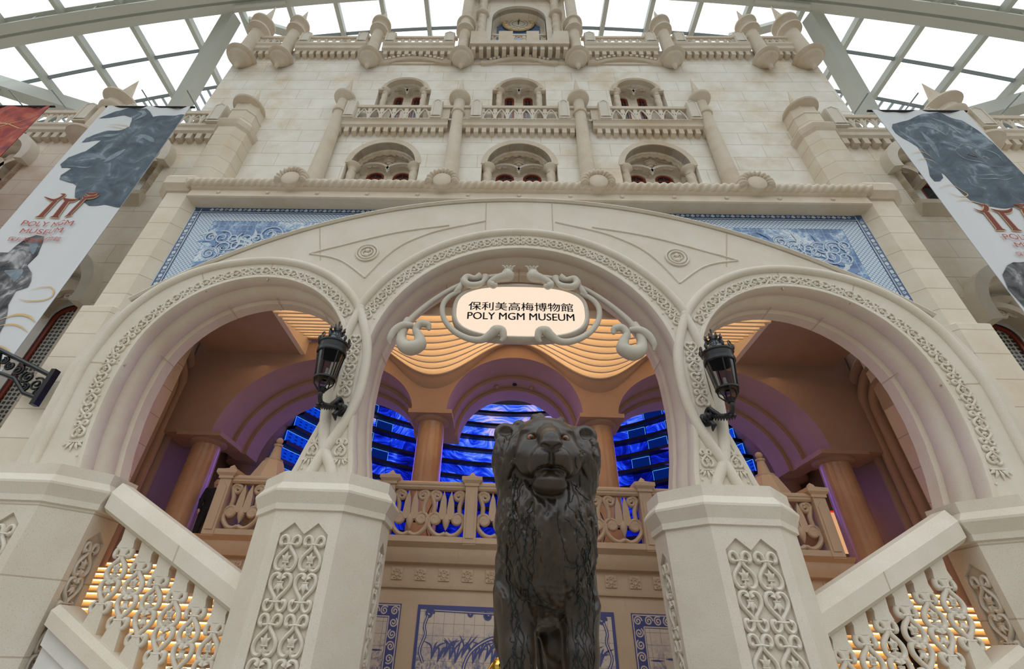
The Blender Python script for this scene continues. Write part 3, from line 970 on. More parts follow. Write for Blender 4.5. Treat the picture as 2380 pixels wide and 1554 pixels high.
# eyebrow mouldings under the roof line
t = thing('eyebrow_moulding', 'three wavy dentilled eyebrow mouldings under the roof balustrade', 'moulding', (UX, FY, 24))
for c in (-4.75, .1, 4.95):
    pth = catmull([(c - 1.75, 23.92), (c - 1.3, 23.96), (c - .75, 24.20), (c, 24.34), (c + .75, 24.20), (c + 1.3, 23.96), (c + 1.75, 23.92)], 6)
    m = MB().sweep_xz([tuple(p) for p in pth], [(-.16, FY), (-.16, FY - .12), (-.06, FY - .18), (.0, FY - .12), (.0, FY)])
    P = pth[6:-6]
    for p in P[::2]: m.box(p[0] - .06, p[0] + .06, FY - .2, FY, p[1] + .0, p[1] + .13)
    m.obj('eyebrow', M_TRIM, t, 30)
MB().box(UX - 6.6, UX + 6.6, FY - .06, FY + .1, 23.84, 23.95).obj('string_course', M_TRIM, t, 20)
# battlement
t = thing('battlement', 'crenellated parapet below the clock', 'battlement', (UX, 1.8, 23.4))
cren = [(-2.28, 24.62), (2.28, 24.62), (2.28, 25.87), (1.61, 25.87), (1.46, 24.94), (.92, 24.94), (.92, 25.87), (.33, 25.87), (.33, 24.94), (-.31, 24.94), (-.31, 25.87), (-.97, 25.87), (-.97, 24.94), (-1.43, 24.94), (-1.61, 25.87), (-2.28, 25.87)]
MB().slab_xz([(x + UX, z) for x, z in cren], [], 2.02, 2.22).obj('parapet', M_TRIM, t, 20)
MB().box(UX - 2.28, UX + 2.28, 2.22, FY, 24.63, 24.82).obj('floor_slab', M_TRIM, t, 20)
dentils(MB(), UX - 2.28, UX + 2.28, 2.12, 2.5, 24.28, 24.63, .35, .19).obj('dentil_row', M_TRIM, t, 20)

# ------------------------------------------------------------------ clock tower
tw = thing('clock_tower', 'stone tower bay holding the round clock above the roof balustrade', 'tower', (UX, 3, 24.4))
niche = [(UX + 1.38, 24.6), (UX + 1.38, 28.7)] + arc(UX, 28.7, 1.38, 0, 180, 25, 1.45) + [(UX - 1.38, 28.7), (UX - 1.38, 24.6)]
MB().slab_xz([(UX - 2.45, 24.4), (UX + 2.45, 24.4), (UX + 2.45, 33), (UX - 2.45, 33)], [niche[::-1]], FY + .1, FY + 1.4).obj('tower_wall', M_WING, tw, 25)
MB().sweep_xz(niche, [(0, FY + .3), (0, FY - .02), (.28, FY - .02), (.30, FY + .12)], side=-1).obj('niche_surround', M_ARC, tw)
MB().box(UX - 1.4, UX + 1.4, FY + .75, FY + .85, 24.4, 31).obj('niche_back', M_WING, tw, 0)
lattice(MB(), UX - 1.35, UX + 1.35, FY + .3, 26.7, 27.4, .5).box(UX - 1.38, UX + 1.38, FY + .25, FY + .37, 27.4, 27.55).obj('niche_rail', M_TRIM, tw, 40)
for s in (-1, 1):
    x = UX + s * 1.88
    m = MB().tube([(x, FY - .05, z) for z in np.linspace(24.4, 31.2, 200)], .19, 14, ref=(1, 0, 0), rfun=lambda q, th: 1 + .18 * np.abs(np.cos(th * 1.5 + q * 36)))
    for z in (28.9, 31.1): m.lathe([(.2, z - .25), (.33, z - .1), (.36, z), (.25, z + .2)], (x, FY - .05, 0), 18)
    m.obj('twisted_column', M_TRIM, tw, 60)
    MB().lathe([(.27, 26.4), (.27, 33)], (UX + s * 2.62, 2.2, 0), 20).obj('corner_shaft', M_TRIM, tw, 60)
dentils(MB(), UX - 2.3, UX + 2.3, 2.1, FY + .1, 31.3, 31.6, .3, .17).box(UX - 2.4, UX + 2.4, 2.0, FY + .1, 31.6, 32.2).obj('tower_cornice', M_TRIM, tw, 20)
clk = thing('wall_clock', 'round clock with gold numeral ring, both black hands near twelve', 'clock', (UX, FY + .7, 29.7))
cz, cyk = 29.72, FY + .70
m = MB().poly_xz([(UX - 1.15, 27.95), (UX + 1.15, 27.95)] + arc(UX, 29.72, 1.15, 0, 180, 25), [], cyk + .02)
m.obj('blue_surround', M_TMID, clk, 0)
MB().lathe([(.0, -.02), (.64, -.02), (.64, .03), (0, .03)], (UX, cyk - .02, cz), 48, 'y').obj('dial', mat('dial', (.72, .66, .55), .5), clk, 30)
m = MB().tube([(UX + .76 * math.cos(a), cyk - .05, cz + .76 * math.sin(a)) for a in np.linspace(0, 2 * PI, 49)[:-1]], .13, 10, True, flat=.5, ref=(0, 1, 0))
m.obj('numeral_ring', mat('ring_gilt', (.62, .45, .22), .5), clk, 60)
m = MB()
for k in range(12):
    a = k * PI / 6
    m.tube([(UX + r * math.cos(a), cyk - .125, cz + r * math.sin(a)) for r in (.69, .83)], .03, 5)
m.obj('numeral', mat('ring_pale', (.75, .68, .52), .5), clk, 30)
m = MB()
for r in (.34, .50):
    m.tube([(UX + r * math.cos(a), cyk - .045, cz + r * math.sin(a)) for a in np.linspace(0, 2 * PI, 41)[:-1]], .008, 4, True)
m.obj('minute_track', M_INK, clk, 0)
for a, ln in ((92, .36), (84, .56)):
    c, s = math.cos(math.radians(a)), math.sin(math.radians(a))
    MB().tube([(UX - c * .1, cyk - .07, cz - s * .1), (UX + c * ln * .7, cyk - .07, cz + s * ln * .7), (UX + c * ln, cyk - .07, cz + s * ln)], [.018, .03, .005], 6).obj('hand', M_IRON, clk)

# ================================================================== side wings
def wing(s):
    X = lambda a: UX + s * a
    side = 'left' if s < 0 else 'right'
    holes = []
    specs = [(14.45, 1.15, 14.3, 16.3, 1.0), (19.9, 1.15, 14.3, 16.3, 1.0), (14.45, 1.5, 5.6, 9.75, 1.42), (20.2, 1.5, 5.6, 9.75, 1.42)]
    for c, hr, z0, zsp, ha in specs:
        o = [(X(c) + hr, z0), (X(c) + hr, zsp)] + arc(X(c), zsp, ha, 0, 180, 21) + [(X(c) - hr, zsp), (X(c) - hr, z0)]
        holes.append(o[::-1])
    a, b = sorted((X(9.7), X(40)))
    w = MB().slab_xz([(a, 0), (b, 0), (b, 18.5), (a, 18.5)], holes, FY + .02, FY + .9).obj('wall_' + side, M_WING, None, 25)
    tag(w, 'weathered stone wing wall on the %s behind the hanging banners' % side, 'wall', kind='structure')
    for i, (c, hr, z0, zsp, ha) in enumerate(specs):
        low = i >= 2
        WIN_N[0] += 1
        nm = ('tall arched window with lattice panes low on the %s wing, %s the bracket' if low else 'arched window with rope edge high on the %s wing, %s the banner') % (side, ('behind' if i in (0, 2) else 'beyond'))
        t = thing('window_%d' % WIN_N[0], nm, 'window', (X(c), FY, z0), kind='structure')
        xc = X(c); yb = FY + .6
        hood = arc(xc, zsp + .1, ha + .06, -12, 192, 27)
        MB().sweep_xz(hood, [(0, FY + .2), (0, FY - .34), (.34, FY - .34), (.36, FY + .1)], side=-1).obj('arch_hood', M_ARC, t, 30)
        g, wh, zt = hr * .48, hr * .36, zsp - .25
        o = holes[i]
        fh = [[(xc + q * g - wh, z0 + .15), (xc + q * g + wh, z0 + .15)] + arc(xc + q * g, zt, wh, 0, 180, 15) for q in (-1, 1)]
        m = MB().poly_xz(o, fh, yb); m.poly_xz(o, [], yb + .2)
        m.obj('reveal', M_WHITE, t, 0)
        m = MB()
        for q in (-1, 1): m.sweep_xz(arc(xc + q * g, zt, wh + .1, 0, 180, 15, wh + .25), [(0, yb - .45), (.2, yb - .45), (.2, yb), (0, yb)], side=-1)
        m.poly_xz(arc(xc, zt + .55, ha * .85, 0, 180, 15, ha * .6), [], yb - .25)
        for q in (-1, 1):
            for dx, dz, r in ((.3, .2, .2), (.65, .1, .14)): m.tube([(x, yb - .3, z) for x, z in spiral(xc + q * dx, zt + .55 + dz, r, 1.6, 0, q)], .05, 6)
        m.ball((xc, yb - .3, zt + .9), .24, 12, 8, (1, .6, 1.1))
        m.obj('tympanum', M_TRIM, t, 50)
        for q in (-1, 1):
            x = xc + q * g
            hole = fh[0 if q < 0 else 1]
            inn = [(x - wh + .12, z0 + .3), (x + wh - .12, z0 + .3)] + arc(x, zt, wh - .12, 0, 180, 15)
            fr = MB().slab_xz(hole, [inn], yb + .04, yb + .12).obj('window_frame', M_RED, t, 25)
            MB().poly_xz(inn, [], yb + .10).obj('pane', M_LATPANE if low else M_DARK, fr, 0)
            if not low:
                xx = xc + q * (hr - .12)
                MB().tube([(xx, FY + .1, z) for z in np.linspace(z0 + .2, zsp, 100)], .15, 12, ref=(1, 0, 0), rfun=lambda k, th: 1 + .15 * np.sin(k * 150)).obj('twisted_column', M_TRIM, t, 60)
        MB().loft([[(x, y, z) for y, z in ((FY + .5, z0 + .2), (FY - .25, z0 + .2), (FY - .25, z0), (FY, z0 - .35), (FY + .5, z0 - .35))] for x in (xc - hr - .1, xc + hr + .1)]).obj('sill', M_TRIM, t, 20)
    # wing balustrade
    t = thing('wing_balustrade', 'pierced stone balustrade with dentils along the top of the %s wing' % side, 'balustrade', (X(18), 2.2, 17.4))
    for x0, x1 in ((11.95, 16.15), (17.4, 23.6)):
        x0, x1 = sorted((X(x0), X(x1)))
        MB().loft([[(x, y, z) for y, z in ((FY + .3, 17.98), (2.42, 17.98), (2.34, 18.1), (2.34, 18.29), (2.29, 18.39), (2.29, 18.51), (FY + .3, 18.51))] for x in (x0, x1)]).obj('slab', M_TRIM, t, 20)
        dentils(MB(), x0, x1, 2.40, FY + .02, 17.67, 18.0, .37, .21).obj('dentil_row', M_TRIM, t, 20)
        m = lattice(MB(), x0, x1, 2.38, 18.6, 19.21, .43, .035)
        m.obj('pierced_panel', M_ARC, t, 50)
        MB().box(x0, x1, 2.30, 2.5, 19.21, 19.4).obj('rail', M_TRIM, t, 20)
        for x in (x0 + .2, x1 - .2):
            m = MB(); post_mesh(m, x, 2.36, 18.5, 19.78, .27, .17); m.obj('post', M_ARC, t, 20)
    x = X(16.77)
    t = thing('wing_turret', 'round stone turret with pendant base and spire on the %s wing, beside the banner' % side, 'turret', (x, 2.35, 16.9))
    MB().lathe([(.0, 16.60), (.10, 16.66), (.12, 16.8), (.22, 16.95), (.34, 17.05), (.52, 17.2), (.56, 17.3), (.66, 17.40), (.66, 17.51), (.5, 17.67), (.35, 17.82), (.33, 19.6)], (x, 2.35, 0), 28).obj('pendant', M_TRIM, t, 40)
    MB().lathe([(.33, 19.21), (.46, 19.37), (.48, 19.5), (.36, 19.63), (.34, 19.88), (.54, 20.02), (.62, 20.12), (.60, 20.22), (.37, 20.35), (0, 20.37)], (x, 2.35, 0), 28).obj('crown', M_TRIM, t, 40)
    MB().lathe([(.28, 20.33), (0, 21.9)], (x, 2.35, 0), 8).obj('spire', M_TRIM, t, 20)
def latpane_build(nt, b):
    g = NT(nt); o = g.sep(g.pos())
    f = [g.math('ABSOLUTE', g.math('SINE', g.math('MULTIPLY', o[k], 24))) for k in (0, 2)]
    g.l(g.mix(g.math('GREATER_THAN', g.math('MULTIPLY', f[0], f[1]), .42), (.46, .45, .40), (.03, .035, .035)), b.inputs['Base Color'])
M_LATPANE = mat('lattice_pane', (.3, .3, .3), .3, build=latpane_build)
wing(-1); wing(1)

# ================================================================== hanging banners
M_CLOTH = mat('banner_cloth', (.66, .68, .70), .8)
M_INKG = mat('banner_slate_print', (.085, .11, .14), .8, build=lambda nt, b: NT(nt).l(NT(nt).ramp(NT(nt).noise(1.6, 6, .6, .8), [(.35, (.060, .080, .105)), (.55, (.10, .135, .17)), (.72, (.32, .39, .45))]), b.inputs['Base Color']))
M_INKL = mat('banner_pale_print', (.36, .42, .47), .8, build=lambda nt, b: NT(nt).l(NT(nt).ramp(NT(nt).noise(3, 5, .6, .5), [(.35, (.13, .17, .21)), (.65, (.26, .32, .37))]), b.inputs['Base Color']))
M_INKR = mat('banner_red_print', (.45, .10, .07), .8)
M_INKD = mat('banner_dark_red_print', (.20, .045, .04), .8)
M_INKY = mat('banner_gold_print', (.66, .46, .22), .8)
M_INKGREY = mat('banner_grey_print', (.1, .1, .11), .8, build=lambda nt, b: NT(nt).l(NT(nt).ramp(NT(nt).noise(1.9, 6, .6, 1.0), [(.36, (.03, .03, .035)), (.52, (.13, .13, .14)), (.66, (.46, .47, .48))]), b.inputs['Base Color']))
BY = .80
def cloth_y(x, z, x0):
    return BY + .035 * np.sin((x - x0) * 4.2 + z * .25) + .02 * np.sin((x - x0) * 9 - z * .5)

def on_cloth(mb, x0, lift):
    """let flat artwork follow the waves of the cloth"""
    a = mb.arr()
    a[:, 1] = cloth_y(a[:, 0], a[:, 2], x0) - lift
    mb.v = [a]
    return mb

def dense(poly, x0, x1, z0, z1, step=.16):
    """triangles of a polygon, subdivided so that they can follow the cloth"""
    bm = bmesh.new()
    L = [Vector((p[0], 0, p[1])) for p in poly]
    vs = [bm.verts.new(p) for p in L]
    for t in tessellate_polygon([[Vector((p.x, p.z, 0)) for p in L]]):
        try: bm.faces.new([vs[i] for i in t])
        except ValueError: pass
    for k in np.linspace(x0, x1, 25)[1:-1]:
        bmesh.ops.bisect_plane(bm, geom=bm.verts[:] + bm.edges[:] + bm.faces[:], plane_co=(k, 0, 0), plane_no=(1, 0, 0))
    zs_ = [p[1] for p in poly]
    for k in np.linspace(z0, z1, 60)[1:-1]:
        if min(zs_) < k < max(zs_):
            bmesh.ops.bisect_plane(bm, geom=bm.verts[:] + bm.edges[:] + bm.faces[:], plane_co=(0, 0, k), plane_no=(0, 0, 1))
    bm.verts.index_update()
    mb = MB().add([tuple(v.co) for v in bm.verts], [[v.index for v in f.verts] for f in bm.faces])
    bm.free()
    return mb

def text_mesh(body, width, height, extrude=0., spacing=1.0, shear=0., bold=0.):
    cu = bpy.data.curves.new('text', 'FONT')
    cu.body = body; cu.align_x = 'CENTER'; cu.extrude = extrude; cu.space_character = spacing; cu.shear = shear
    cu.resolution_u = 4
    o = bpy.data.objects.new('text', cu); COL.objects.link(o)
    bpy.context.view_layer.update()
    me = bpy.data.meshes.new_from_object(o.evaluated_get(bpy.context.evaluated_depsgraph_get()))
    bpy.data.objects.remove(o); bpy.data.curves.remove(cu)
    n = len(me.vertices)
    a = np.zeros(n * 3); me.vertices.foreach_get('co', a); a = a.reshape(-1, 3)
    f = [tuple(p.vertices) for p in me.polygons]
    bpy.data.meshes.remove(me)
    lo, hi = a.min(0), a.max(0)
    a[:, 0] = (a[:, 0] - (lo[0] + hi[0]) / 2) * width / (hi[0] - lo[0])
    a[:, 1] = (a[:, 1] - (lo[1] + hi[1]) / 2) * height / (hi[1] - lo[1])
    if bold:
        k = len(a); b = a.copy(); b[:, 0] += bold; b[:, 1] += bold * .4; b[:, 2] += 1e-4
        a = np.concatenate([a, b]); f = f + [tuple(i + k for i in q) for q in f]
    return a, f

def clip(poly, x0, x1):
    return [(min(max(x, x0), x1), z) for x, z in poly]

def banner(x0, x1, label, arts, cloth=None, bottom=4.2):
    t = thing('hanging_banner', label, 'banner', ((x0 + x1) / 2, BY, 17.02))
    nx, nz = 25, 60
    xs, zs = np.linspace(x0, x1, nx), np.linspace(bottom, 17.02, nz)
    for nm_ in (0,):
        A = np.array([[(x, cloth_y(x, z, x0), z) for x in xs] for z in zs])
        B = A + np.array([0, .012, 0])
        m = MB()
        m.add(A.reshape(-1, 3), [(j * nx + i, j * nx + i + 1, (j + 1) * nx + i + 1, (j + 1) * nx + i) for j in range(nz - 1) for i in range(nx - 1)])
        m.add(B.reshape(-1, 3), [(j * nx + i, (j + 1) * nx + i, (j + 1) * nx + i + 1, j * nx + i + 1) for j in range(nz - 1) for i in range(nx - 1)])
    m.obj('cloth', cloth or M_CLOTH, t, 60)
    MB().tube([(x0 - .12, BY, 17.03), (x1 + .12, BY, 17.03)], .04, 8).obj('pole', M_IRON, t)
    for i, (nm, polys, mt) in enumerate(arts):
        if 'highlight' in nm or 'swirl' in nm:
            for p in polys:
                d = dense(clip(p, x0 + .01, x1 - .01), x0, x1, bottom, 17.02)
                on_cloth(d, x0, .008 + .004 * i).obj(nm, mt, t, 0)
            continue
        mb = MB()
        for p in polys:
            d = dense(clip(p, x0 + .01, x1 - .01), x0, x1, bottom, 17.02)
            on_cloth(d, x0, .008 + .004 * i + .0004 * len(mb.v))
            mb.add(d.arr(), d.f)
        mb.obj(nm, mt, t, 0)
    return t
def stroke(pts, w):
    P = catmull(pts, 5)
    T = np.gradient(P, axis=0); T /= np.maximum(np.linalg.norm(T, axis=1), 1e-9)[:, None]
    N = np.stack([-T[:, 1], T[:, 0]], 1) * (np.sin(np.linspace(.12, PI - .12, len(P))) * w)[:, None]
    return [tuple(q) for q in np.concatenate([P + N, (P - N)[::-1]])]
def logo(dx, dz, g):
    """gate-shaped emblem: three stems under swept roof strokes; g grows it for the gold outline"""
    out = []
    for xt, xb in ((-13.53, -13.56), (-13.16, -13.14), (-12.61, -12.71)):
        out.append([(xt + .06 + g, 12.04), (xt - .06 - g, 12.04), (xb - .07 - g, 11.38), (xb - .13 - g, 11.32 - g), (xb + .13 + g, 11.32 - g), (xb + .07 + g, 11.38)])
    w = .055 + g
    for p in ([(-13.86, 12.12), (-13.62, 12.06), (-13.48, 12.14), (-13.42, 12.30), (-13.56, 12.36)], [(-13.36, 12.16), (-13.2, 12.06), (-12.95, 12.06), (-12.82, 12.16)],
              [(-12.76, 12.22), (-12.6, 12.08), (-12.42, 12.14), (-12.30, 12.30)], [(-12.72, 12.30), (-12.5, 12.24), (-12.36, 12.36)]):
        out.append(stroke(p, w))
    return [[(x + dx, z + dz) for x, z in p] for p in out]
def add_text(t, x0, items):
    for body, cx, cz, w, h in items:
        a, f = text_mesh(body, w, h)
        mb = MB().add(np.stack([a[:, 0] + cx, a[:, 0] * 0, a[:, 1] + cz], 1), f)
        on_cloth(mb, x0, .05)
        mb.obj('lettering', M_INKR, t, 0)
RAM = [(-11.49, 16.72), (-11.49, 16.5), (-12.04, 16.58), (-12.58, 16.40), (-12.80, 16.68), (-12.99, 16.84), (-13.35, 16.96), (-13.69, 17.0), (-14.08, 16.74), (-14.37, 16.2), (-14.01, 16.38), (-13.66, 16.52),
       (-13.38, 16.44), (-13.26, 16.21), (-13.1, 15.78), (-13.79, 15.56), (-14.1, 15.3), (-14.24, 15.1), (-14.26, 14.86), (-13.71, 15.03), (-13.78, 14.7), (-13.86, 14.39), (-14.26, 14.08), (-14.33, 13.71), (-14.18, 13.53),
       (-13.84, 13.5), (-13.9, 13.3), (-13.96, 13.14), (-13.89, 12.94), (-13.49, 12.87), (-13.3, 12.74), (-13.22, 12.54), (-13.05, 12.2), (-12.76, 12.03), (-12.37, 11.80), (-12.0, 11.9), (-11.49, 11.8)]
ram_l = [stroke([(-12.55, 15.3), (-12.2, 15.2), (-11.95, 15.0)], .10), stroke([(-13.0, 13.85), (-12.8, 14.2), (-12.6, 14.5)], .13), stroke([(-13.9, 13.95), (-13.6, 14.25), (-13.2, 14.1)], .10),
         stroke([(-13.2, 16.0), (-12.9, 16.5), (-13.4, 16.85)], .07), stroke([(-14.1, 15.05), (-13.6, 15.35), (-13.2, 15.5)], .07),
         stroke([(-14.15, 13.55), (-13.7, 13.62), (-13.3, 13.7)], .03)]
HEAD2 = [(-14.46, 9.92), (-13.83, 9.92), (-13.6, 9.93), (-13.55, 10.2), (-13.42, 10.48), (-13.26, 10.62), (-13.05, 10.60), (-12.95, 10.4), (-12.71, 9.84), (-12.81, 9.5), (-12.5, 9.22), (-12.36, 8.95), (-12.31, 8.75),
         (-12.55, 8.62), (-12.48, 8.19), (-12.30, 7.9), (-12.15, 7.6), (-12.08, 7.2), (-12.2, 6.9), (-12.6, 6.6), (-13.2, 6.2), (-14.46, 5.6)]
head2_l = [stroke([(-12.75, 8.9), (-12.9, 9.2), (-13.3, 9.3)], .16), stroke([(-12.9, 9.9), (-13.1, 10.2), (-13.2, 10.45)], .10), stroke([(-12.4, 7.4), (-12.9, 8.0), (-13.3, 8.3)], .13), stroke([(-12.6, 7.0), (-13.2, 7.3), (-13.8, 7.4)], .1)]
swirlL = [stroke([(-13.95, 15.9), (-13.4, 15.95), (-12.95, 15.6)], .012), stroke([(-14.0, 15.75), (-13.5, 15.8), (-13.1, 15.6)], .012), stroke([(-12.2, 8.6), (-11.8, 8.8), (-11.6, 8.5), (-12.0, 8.3), (-12.3, 8.35)], .02),
          stroke([(-12.4, 7.7), (-11.9, 7.9), (-11.5, 7.7)], .03), stroke([(-12.3, 7.5), (-11.9, 7.6), (-11.5, 7.4)], .02), stroke([(-12.2, 6.9), (-11.9, 7.0), (-11.5, 6.8)], .02), stroke([(-12.2, 6.5), (-11.8, 6.65), (-11.5, 6.45)], .03)]
b1 = banner(-14.46, -11.49, 'white hanging banner with a horned animal head and red lettering, left of the arcade',
            [('horned_head_print', [RAM], M_INKG), ('head_highlight', ram_l, M_INKL), ('dark_head_print', [HEAD2], M_INKGREY), ('head_highlight', head2_l, M_INKL), ('swirl_print', swirlL, M_INKY),
             ('emblem_outline', logo(0, 0, .025), M_INKY), ('emblem', logo(0, 0, 0), M_INKD)])
add_text(b1, -14.46, [('POLY MGM', -13.11, 11.02, 1.45, .20), ('MUSEUM', -13.11, 10.73, 1.22, .18), ('保利美高梅博物館', -13.12, 10.40, 1.46, .17)])
PIG = [(12.13, 16.24), (12.53, 16.41), (13.0, 16.66), (13.47, 16.84), (14.0, 16.98), (14.46, 16.51), (14.61, 15.86), (14.72, 15.2), (14.75, 13.87), (14.75, 13.54), (14.75, 12.2), (13.87, 12.21), (13.36, 12.2), (12.95, 12.3), (12.71, 12.43),
       (12.55, 12.8), (12.48, 13.11), (12.44, 13.6), (12.37, 13.70), (12.30, 13.45), (12.14, 13.3), (12.01, 13.32), (12.0, 13.56), (12.12, 13.9), (12.23, 14.25), (12.32, 14.98), (12.2, 15.3), (12.09, 15.44), (11.96, 15.7), (11.98, 15.99)]
pig_l = [stroke([(13.29, 14.77), (13.7, 15.1), (14.2, 15.08), (14.5, 14.7), (14.5, 14.3)], .035), stroke([(13.29, 14.77), (13.45, 14.4), (13.8, 14.2), (14.4, 14.1)], .03), stroke([(12.6, 16.2), (13.1, 16.2), (13.5, 15.6)], .11),
         stroke([(13.5, 16.6), (13.9, 16.2), (14.0, 15.6)], .08), stroke([(12.15, 15.9), (12.35, 15.3), (12.45, 14.6)], .06), stroke([(12.9, 15.9), (12.9, 15.2), (12.8, 14.5)], .07), stroke([(13.1, 13.7), (13.7, 13.6), (14.4, 13.75)], .03), stroke([(13.2, 13.5), (13.8, 13.42), (14.5, 13.6)], .025)]
pig_d = [stroke([(13.6, 14.6), (13.72, 14.56), (13.8, 14.45)], .07), stroke([(14.05, 14.62), (14.17, 14.56), (14.24, 14.45)], .07)]
HEADR = [(11.79, 9.3), (11.9, 9.75), (12.1, 10.0), (12.31, 10.11), (12.65, 10.17), (13.2, 10.05), (13.8, 9.6), (14.2, 8.8), (14.3, 7.8), (13.8, 6.8), (13.0, 6.4), (12.3, 6.9), (11.9, 7.9)]
swirlR = [stroke([(11.9, 14.6), (12.3, 14.7), (12.5, 14.4)], .012), stroke([(11.95, 14.3), (12.25, 14.35), (12.5, 14.1)], .012), stroke([(11.95, 13.0), (12.4, 13.1), (12.7, 12.8), (12.3, 12.6), (12.1, 12.8)], .016), stroke([(12.1, 12.4), (12.6, 12.5), (13.0, 12.3)], .016)]
b2 = banner(11.79, 14.76, 'white hanging banner with a broad snouted animal head and red lettering, right of the arcade',
            [('snouted_head_print', [PIG], M_INKG), ('head_highlight', pig_l, M_INKL), ('nostril_print', pig_d, M_INKGREY), ('dark_head_print', [HEADR], M_INKGREY), ('swirl_print', swirlR, M_INKY),
             ('emblem_outline', logo(26.30, .0, .025), M_INKY), ('emblem', logo(26.30, .0, 0), M_INKD)])
add_text(b2, 11.79, [('POLY MGM', 13.36, 11.05, 1.45, .20), ('MUSEUM', 13.36, 10.75, 1.22, .18), ('保利美高梅博物館', 13.30, 10.42, 1.46, .17)])
M_RCL = mat('banner_red_cloth', (.4, .08, .06), .8, build=lambda nt, b: NT(nt).l(NT(nt).ramp(NT(nt).noise(1.1, 6, .65, 1.5), [(.36, (.16, .04, .06)), (.5, (.38, .06, .04)), (.66, (.52, .15, .09))]), b.inputs['Base Color']))
sw = [stroke([(-19.5, 16.2), (-18.4, 16.0), (-17.4, 15.9), (-16.7, 15.6)], .025), stroke([(-19.5, 14.6), (-18.5, 14.9), (-17.6, 14.6), (-16.7, 14.4)], .02), stroke([(-19.5, 15.4), (-18.2, 15.2), (-17.0, 16.4)], .02)]
b3 = banner(-19.55, -16.58, 'red patterned hanging banner cut off by the left edge of the photo', [('swirl_print', sw, M_INKY)], M_RCL)

# ================================================================== wrought iron bracket on the left pilaster
def bracket(s, label):
    t = thing('iron_bracket', label, 'bracket', (s * 9.9, .75, 5.9))
    y = .55
    A = Vector((s * 10.0, y, 0))
    MB().box(min(s * 10.02, s * 9.92), max(s * 10.02, s * 9.92), y - .07, y + .07, 5.45, 6.28).obj('wall_plate', M_IRON, t, 20)
    MB().tube([(s * 9.95, y, 6.12), (s * 11.6, y, 6.78)], .05, 8).tube([(s * 9.95, y, 5.6), (s * 10.35, y, 5.72), (s * 10.75, y, 6.05), (s * 11.25, y, 6.2), (s * 11.5, y, 6.7)], .045, 8).obj('arm', M_IRON, t)
    m = MB()
    for cx, cz, r, sg in ((10.2, 5.93, .16, 1), (10.5, 6.10, .15, -1), (10.8, 6.25, .13, 1), (11.05, 6.36, .11, -1), (10.05, 5.72, .10, -1), (10.42, 5.85, .1, 1), (11.25, 6.48, .09, 1)):
        m.tube([(s * x, y, z) for x, z in spiral(cx, cz, r, 1.7, 1.0, sg)], .026, 6)
    m.obj('scrollwork', M_IRON, t, 60)
bracket(-1, 'black wrought iron scroll bracket on the left corner pilaster')
# ================================================================== floor
fl = MB().box(-45, 45, -40, 30, -.1, 0).obj('floor', M_FLOOR, None, 0)
tag(fl, 'pale stone floor of the plaza', 'floor', kind='structure')

# ================================================================== inner balcony, its wall and balustrade
bal = thing('inner_balcony', 'warm stone balcony block with a rosette frieze behind the lion', 'balcony', (0, 4, 0))
MB().box(-6.95, 6.95, 3.0, 3.4, 0, 2.66).obj('lower_wall', M_HALL, bal, 0)
MB().loft([[(x, y, z) for y, z in ((3.2, 2.64), (2.95, 2.66), (2.93, 2.72), (2.93, 3.10), (2.82, 3.13), (2.76, 3.24), (2.72, 3.36), (2.72, 3.40), (2.60, 3.50), (9.0, 3.50), (9.0, 2.64))] for x in (-7.0, 7.0)]).obj('frieze', M_HALL, bal, 20)
for i in range(-13, 14):
    if i in (-14,): continue
    cx = i * .4975 - .01; cz = 2.92
    m = MB().box(cx - .115, cx + .115, 2.905, 2.94, cz - .115, cz + .115)
    m.tube([(cx + .045 * math.cos(a), 2.90, cz + .045 * math.sin(a)) for a in np.linspace(0, 2 * PI, 17)[:-1]], .014, 6, True)
    for k in range(8):
        a = k * PI / 4 + .2
        m.tube([(cx + r * math.cos(a), 2.90, cz + r * math.sin(a)) for r in (.06, .085, .115)], [.012, .024, .004], 5)
    m.obj('rosette', M_HALL, bal, 40)
for x in (-5.2, -3.75, -1.22, 1.24, 3.75, 5.2):
    MB().loft([[(a, y, z) for y, z in ((2.94, 2.66), (2.925, 2.72), (2.925, 3.10), (2.815, 3.13), (2.755, 3.24), (2.715, 3.36), (2.715, 3.40), (2.95, 3.40))] for a in (x - .006, x + .006)]).obj('mortar_joint', M_GROUT, bal, 0)
for x in (-4.3, -2.1, -.75, .7, 2.25, 4.4): MB().box(x - .005, x + .005, 2.995, 3.0, 2.4, 2.66).obj('mortar_joint', M_GROUT, bal, 0)

bb = thing('balcony_balustrade', 'warm stone balustrade with scroll and lotus panels behind the lion', 'balustrade', (0, 2.78, 3.5))
PX = (-6.68, -4.78, -2.88, -1.0, 1.0, 2.88, 4.78, 6.68)
for x in PX:
    m = MB().box(x - .135, x + .135, 2.62, 2.92, 3.47, 4.72)
    m.loft([[(x - .085, y, 3.6), (x + .085, y, 3.6), (x + .085, y, 4.5), (x, y, 4.62), (x - .085, y, 4.5)] for y in (2.60, 2.63)])
    m.box(x - .165, x + .165, 2.59, 2.95, 4.70, 4.76)
    m.loft([[(x - w, 2.77 - w, z), (x + w, 2.77 - w, z), (x + w, 2.77 + w, z), (x - w, 2.77 + w, z)] for w, z in ((.18, 4.76), (.23, 4.82), (.23, 4.90), (.12, 4.94), (.06, 4.97), (.05, 5.01), (.005, 5.06))])
    m.obj('post', M_HALL, bb, 25)
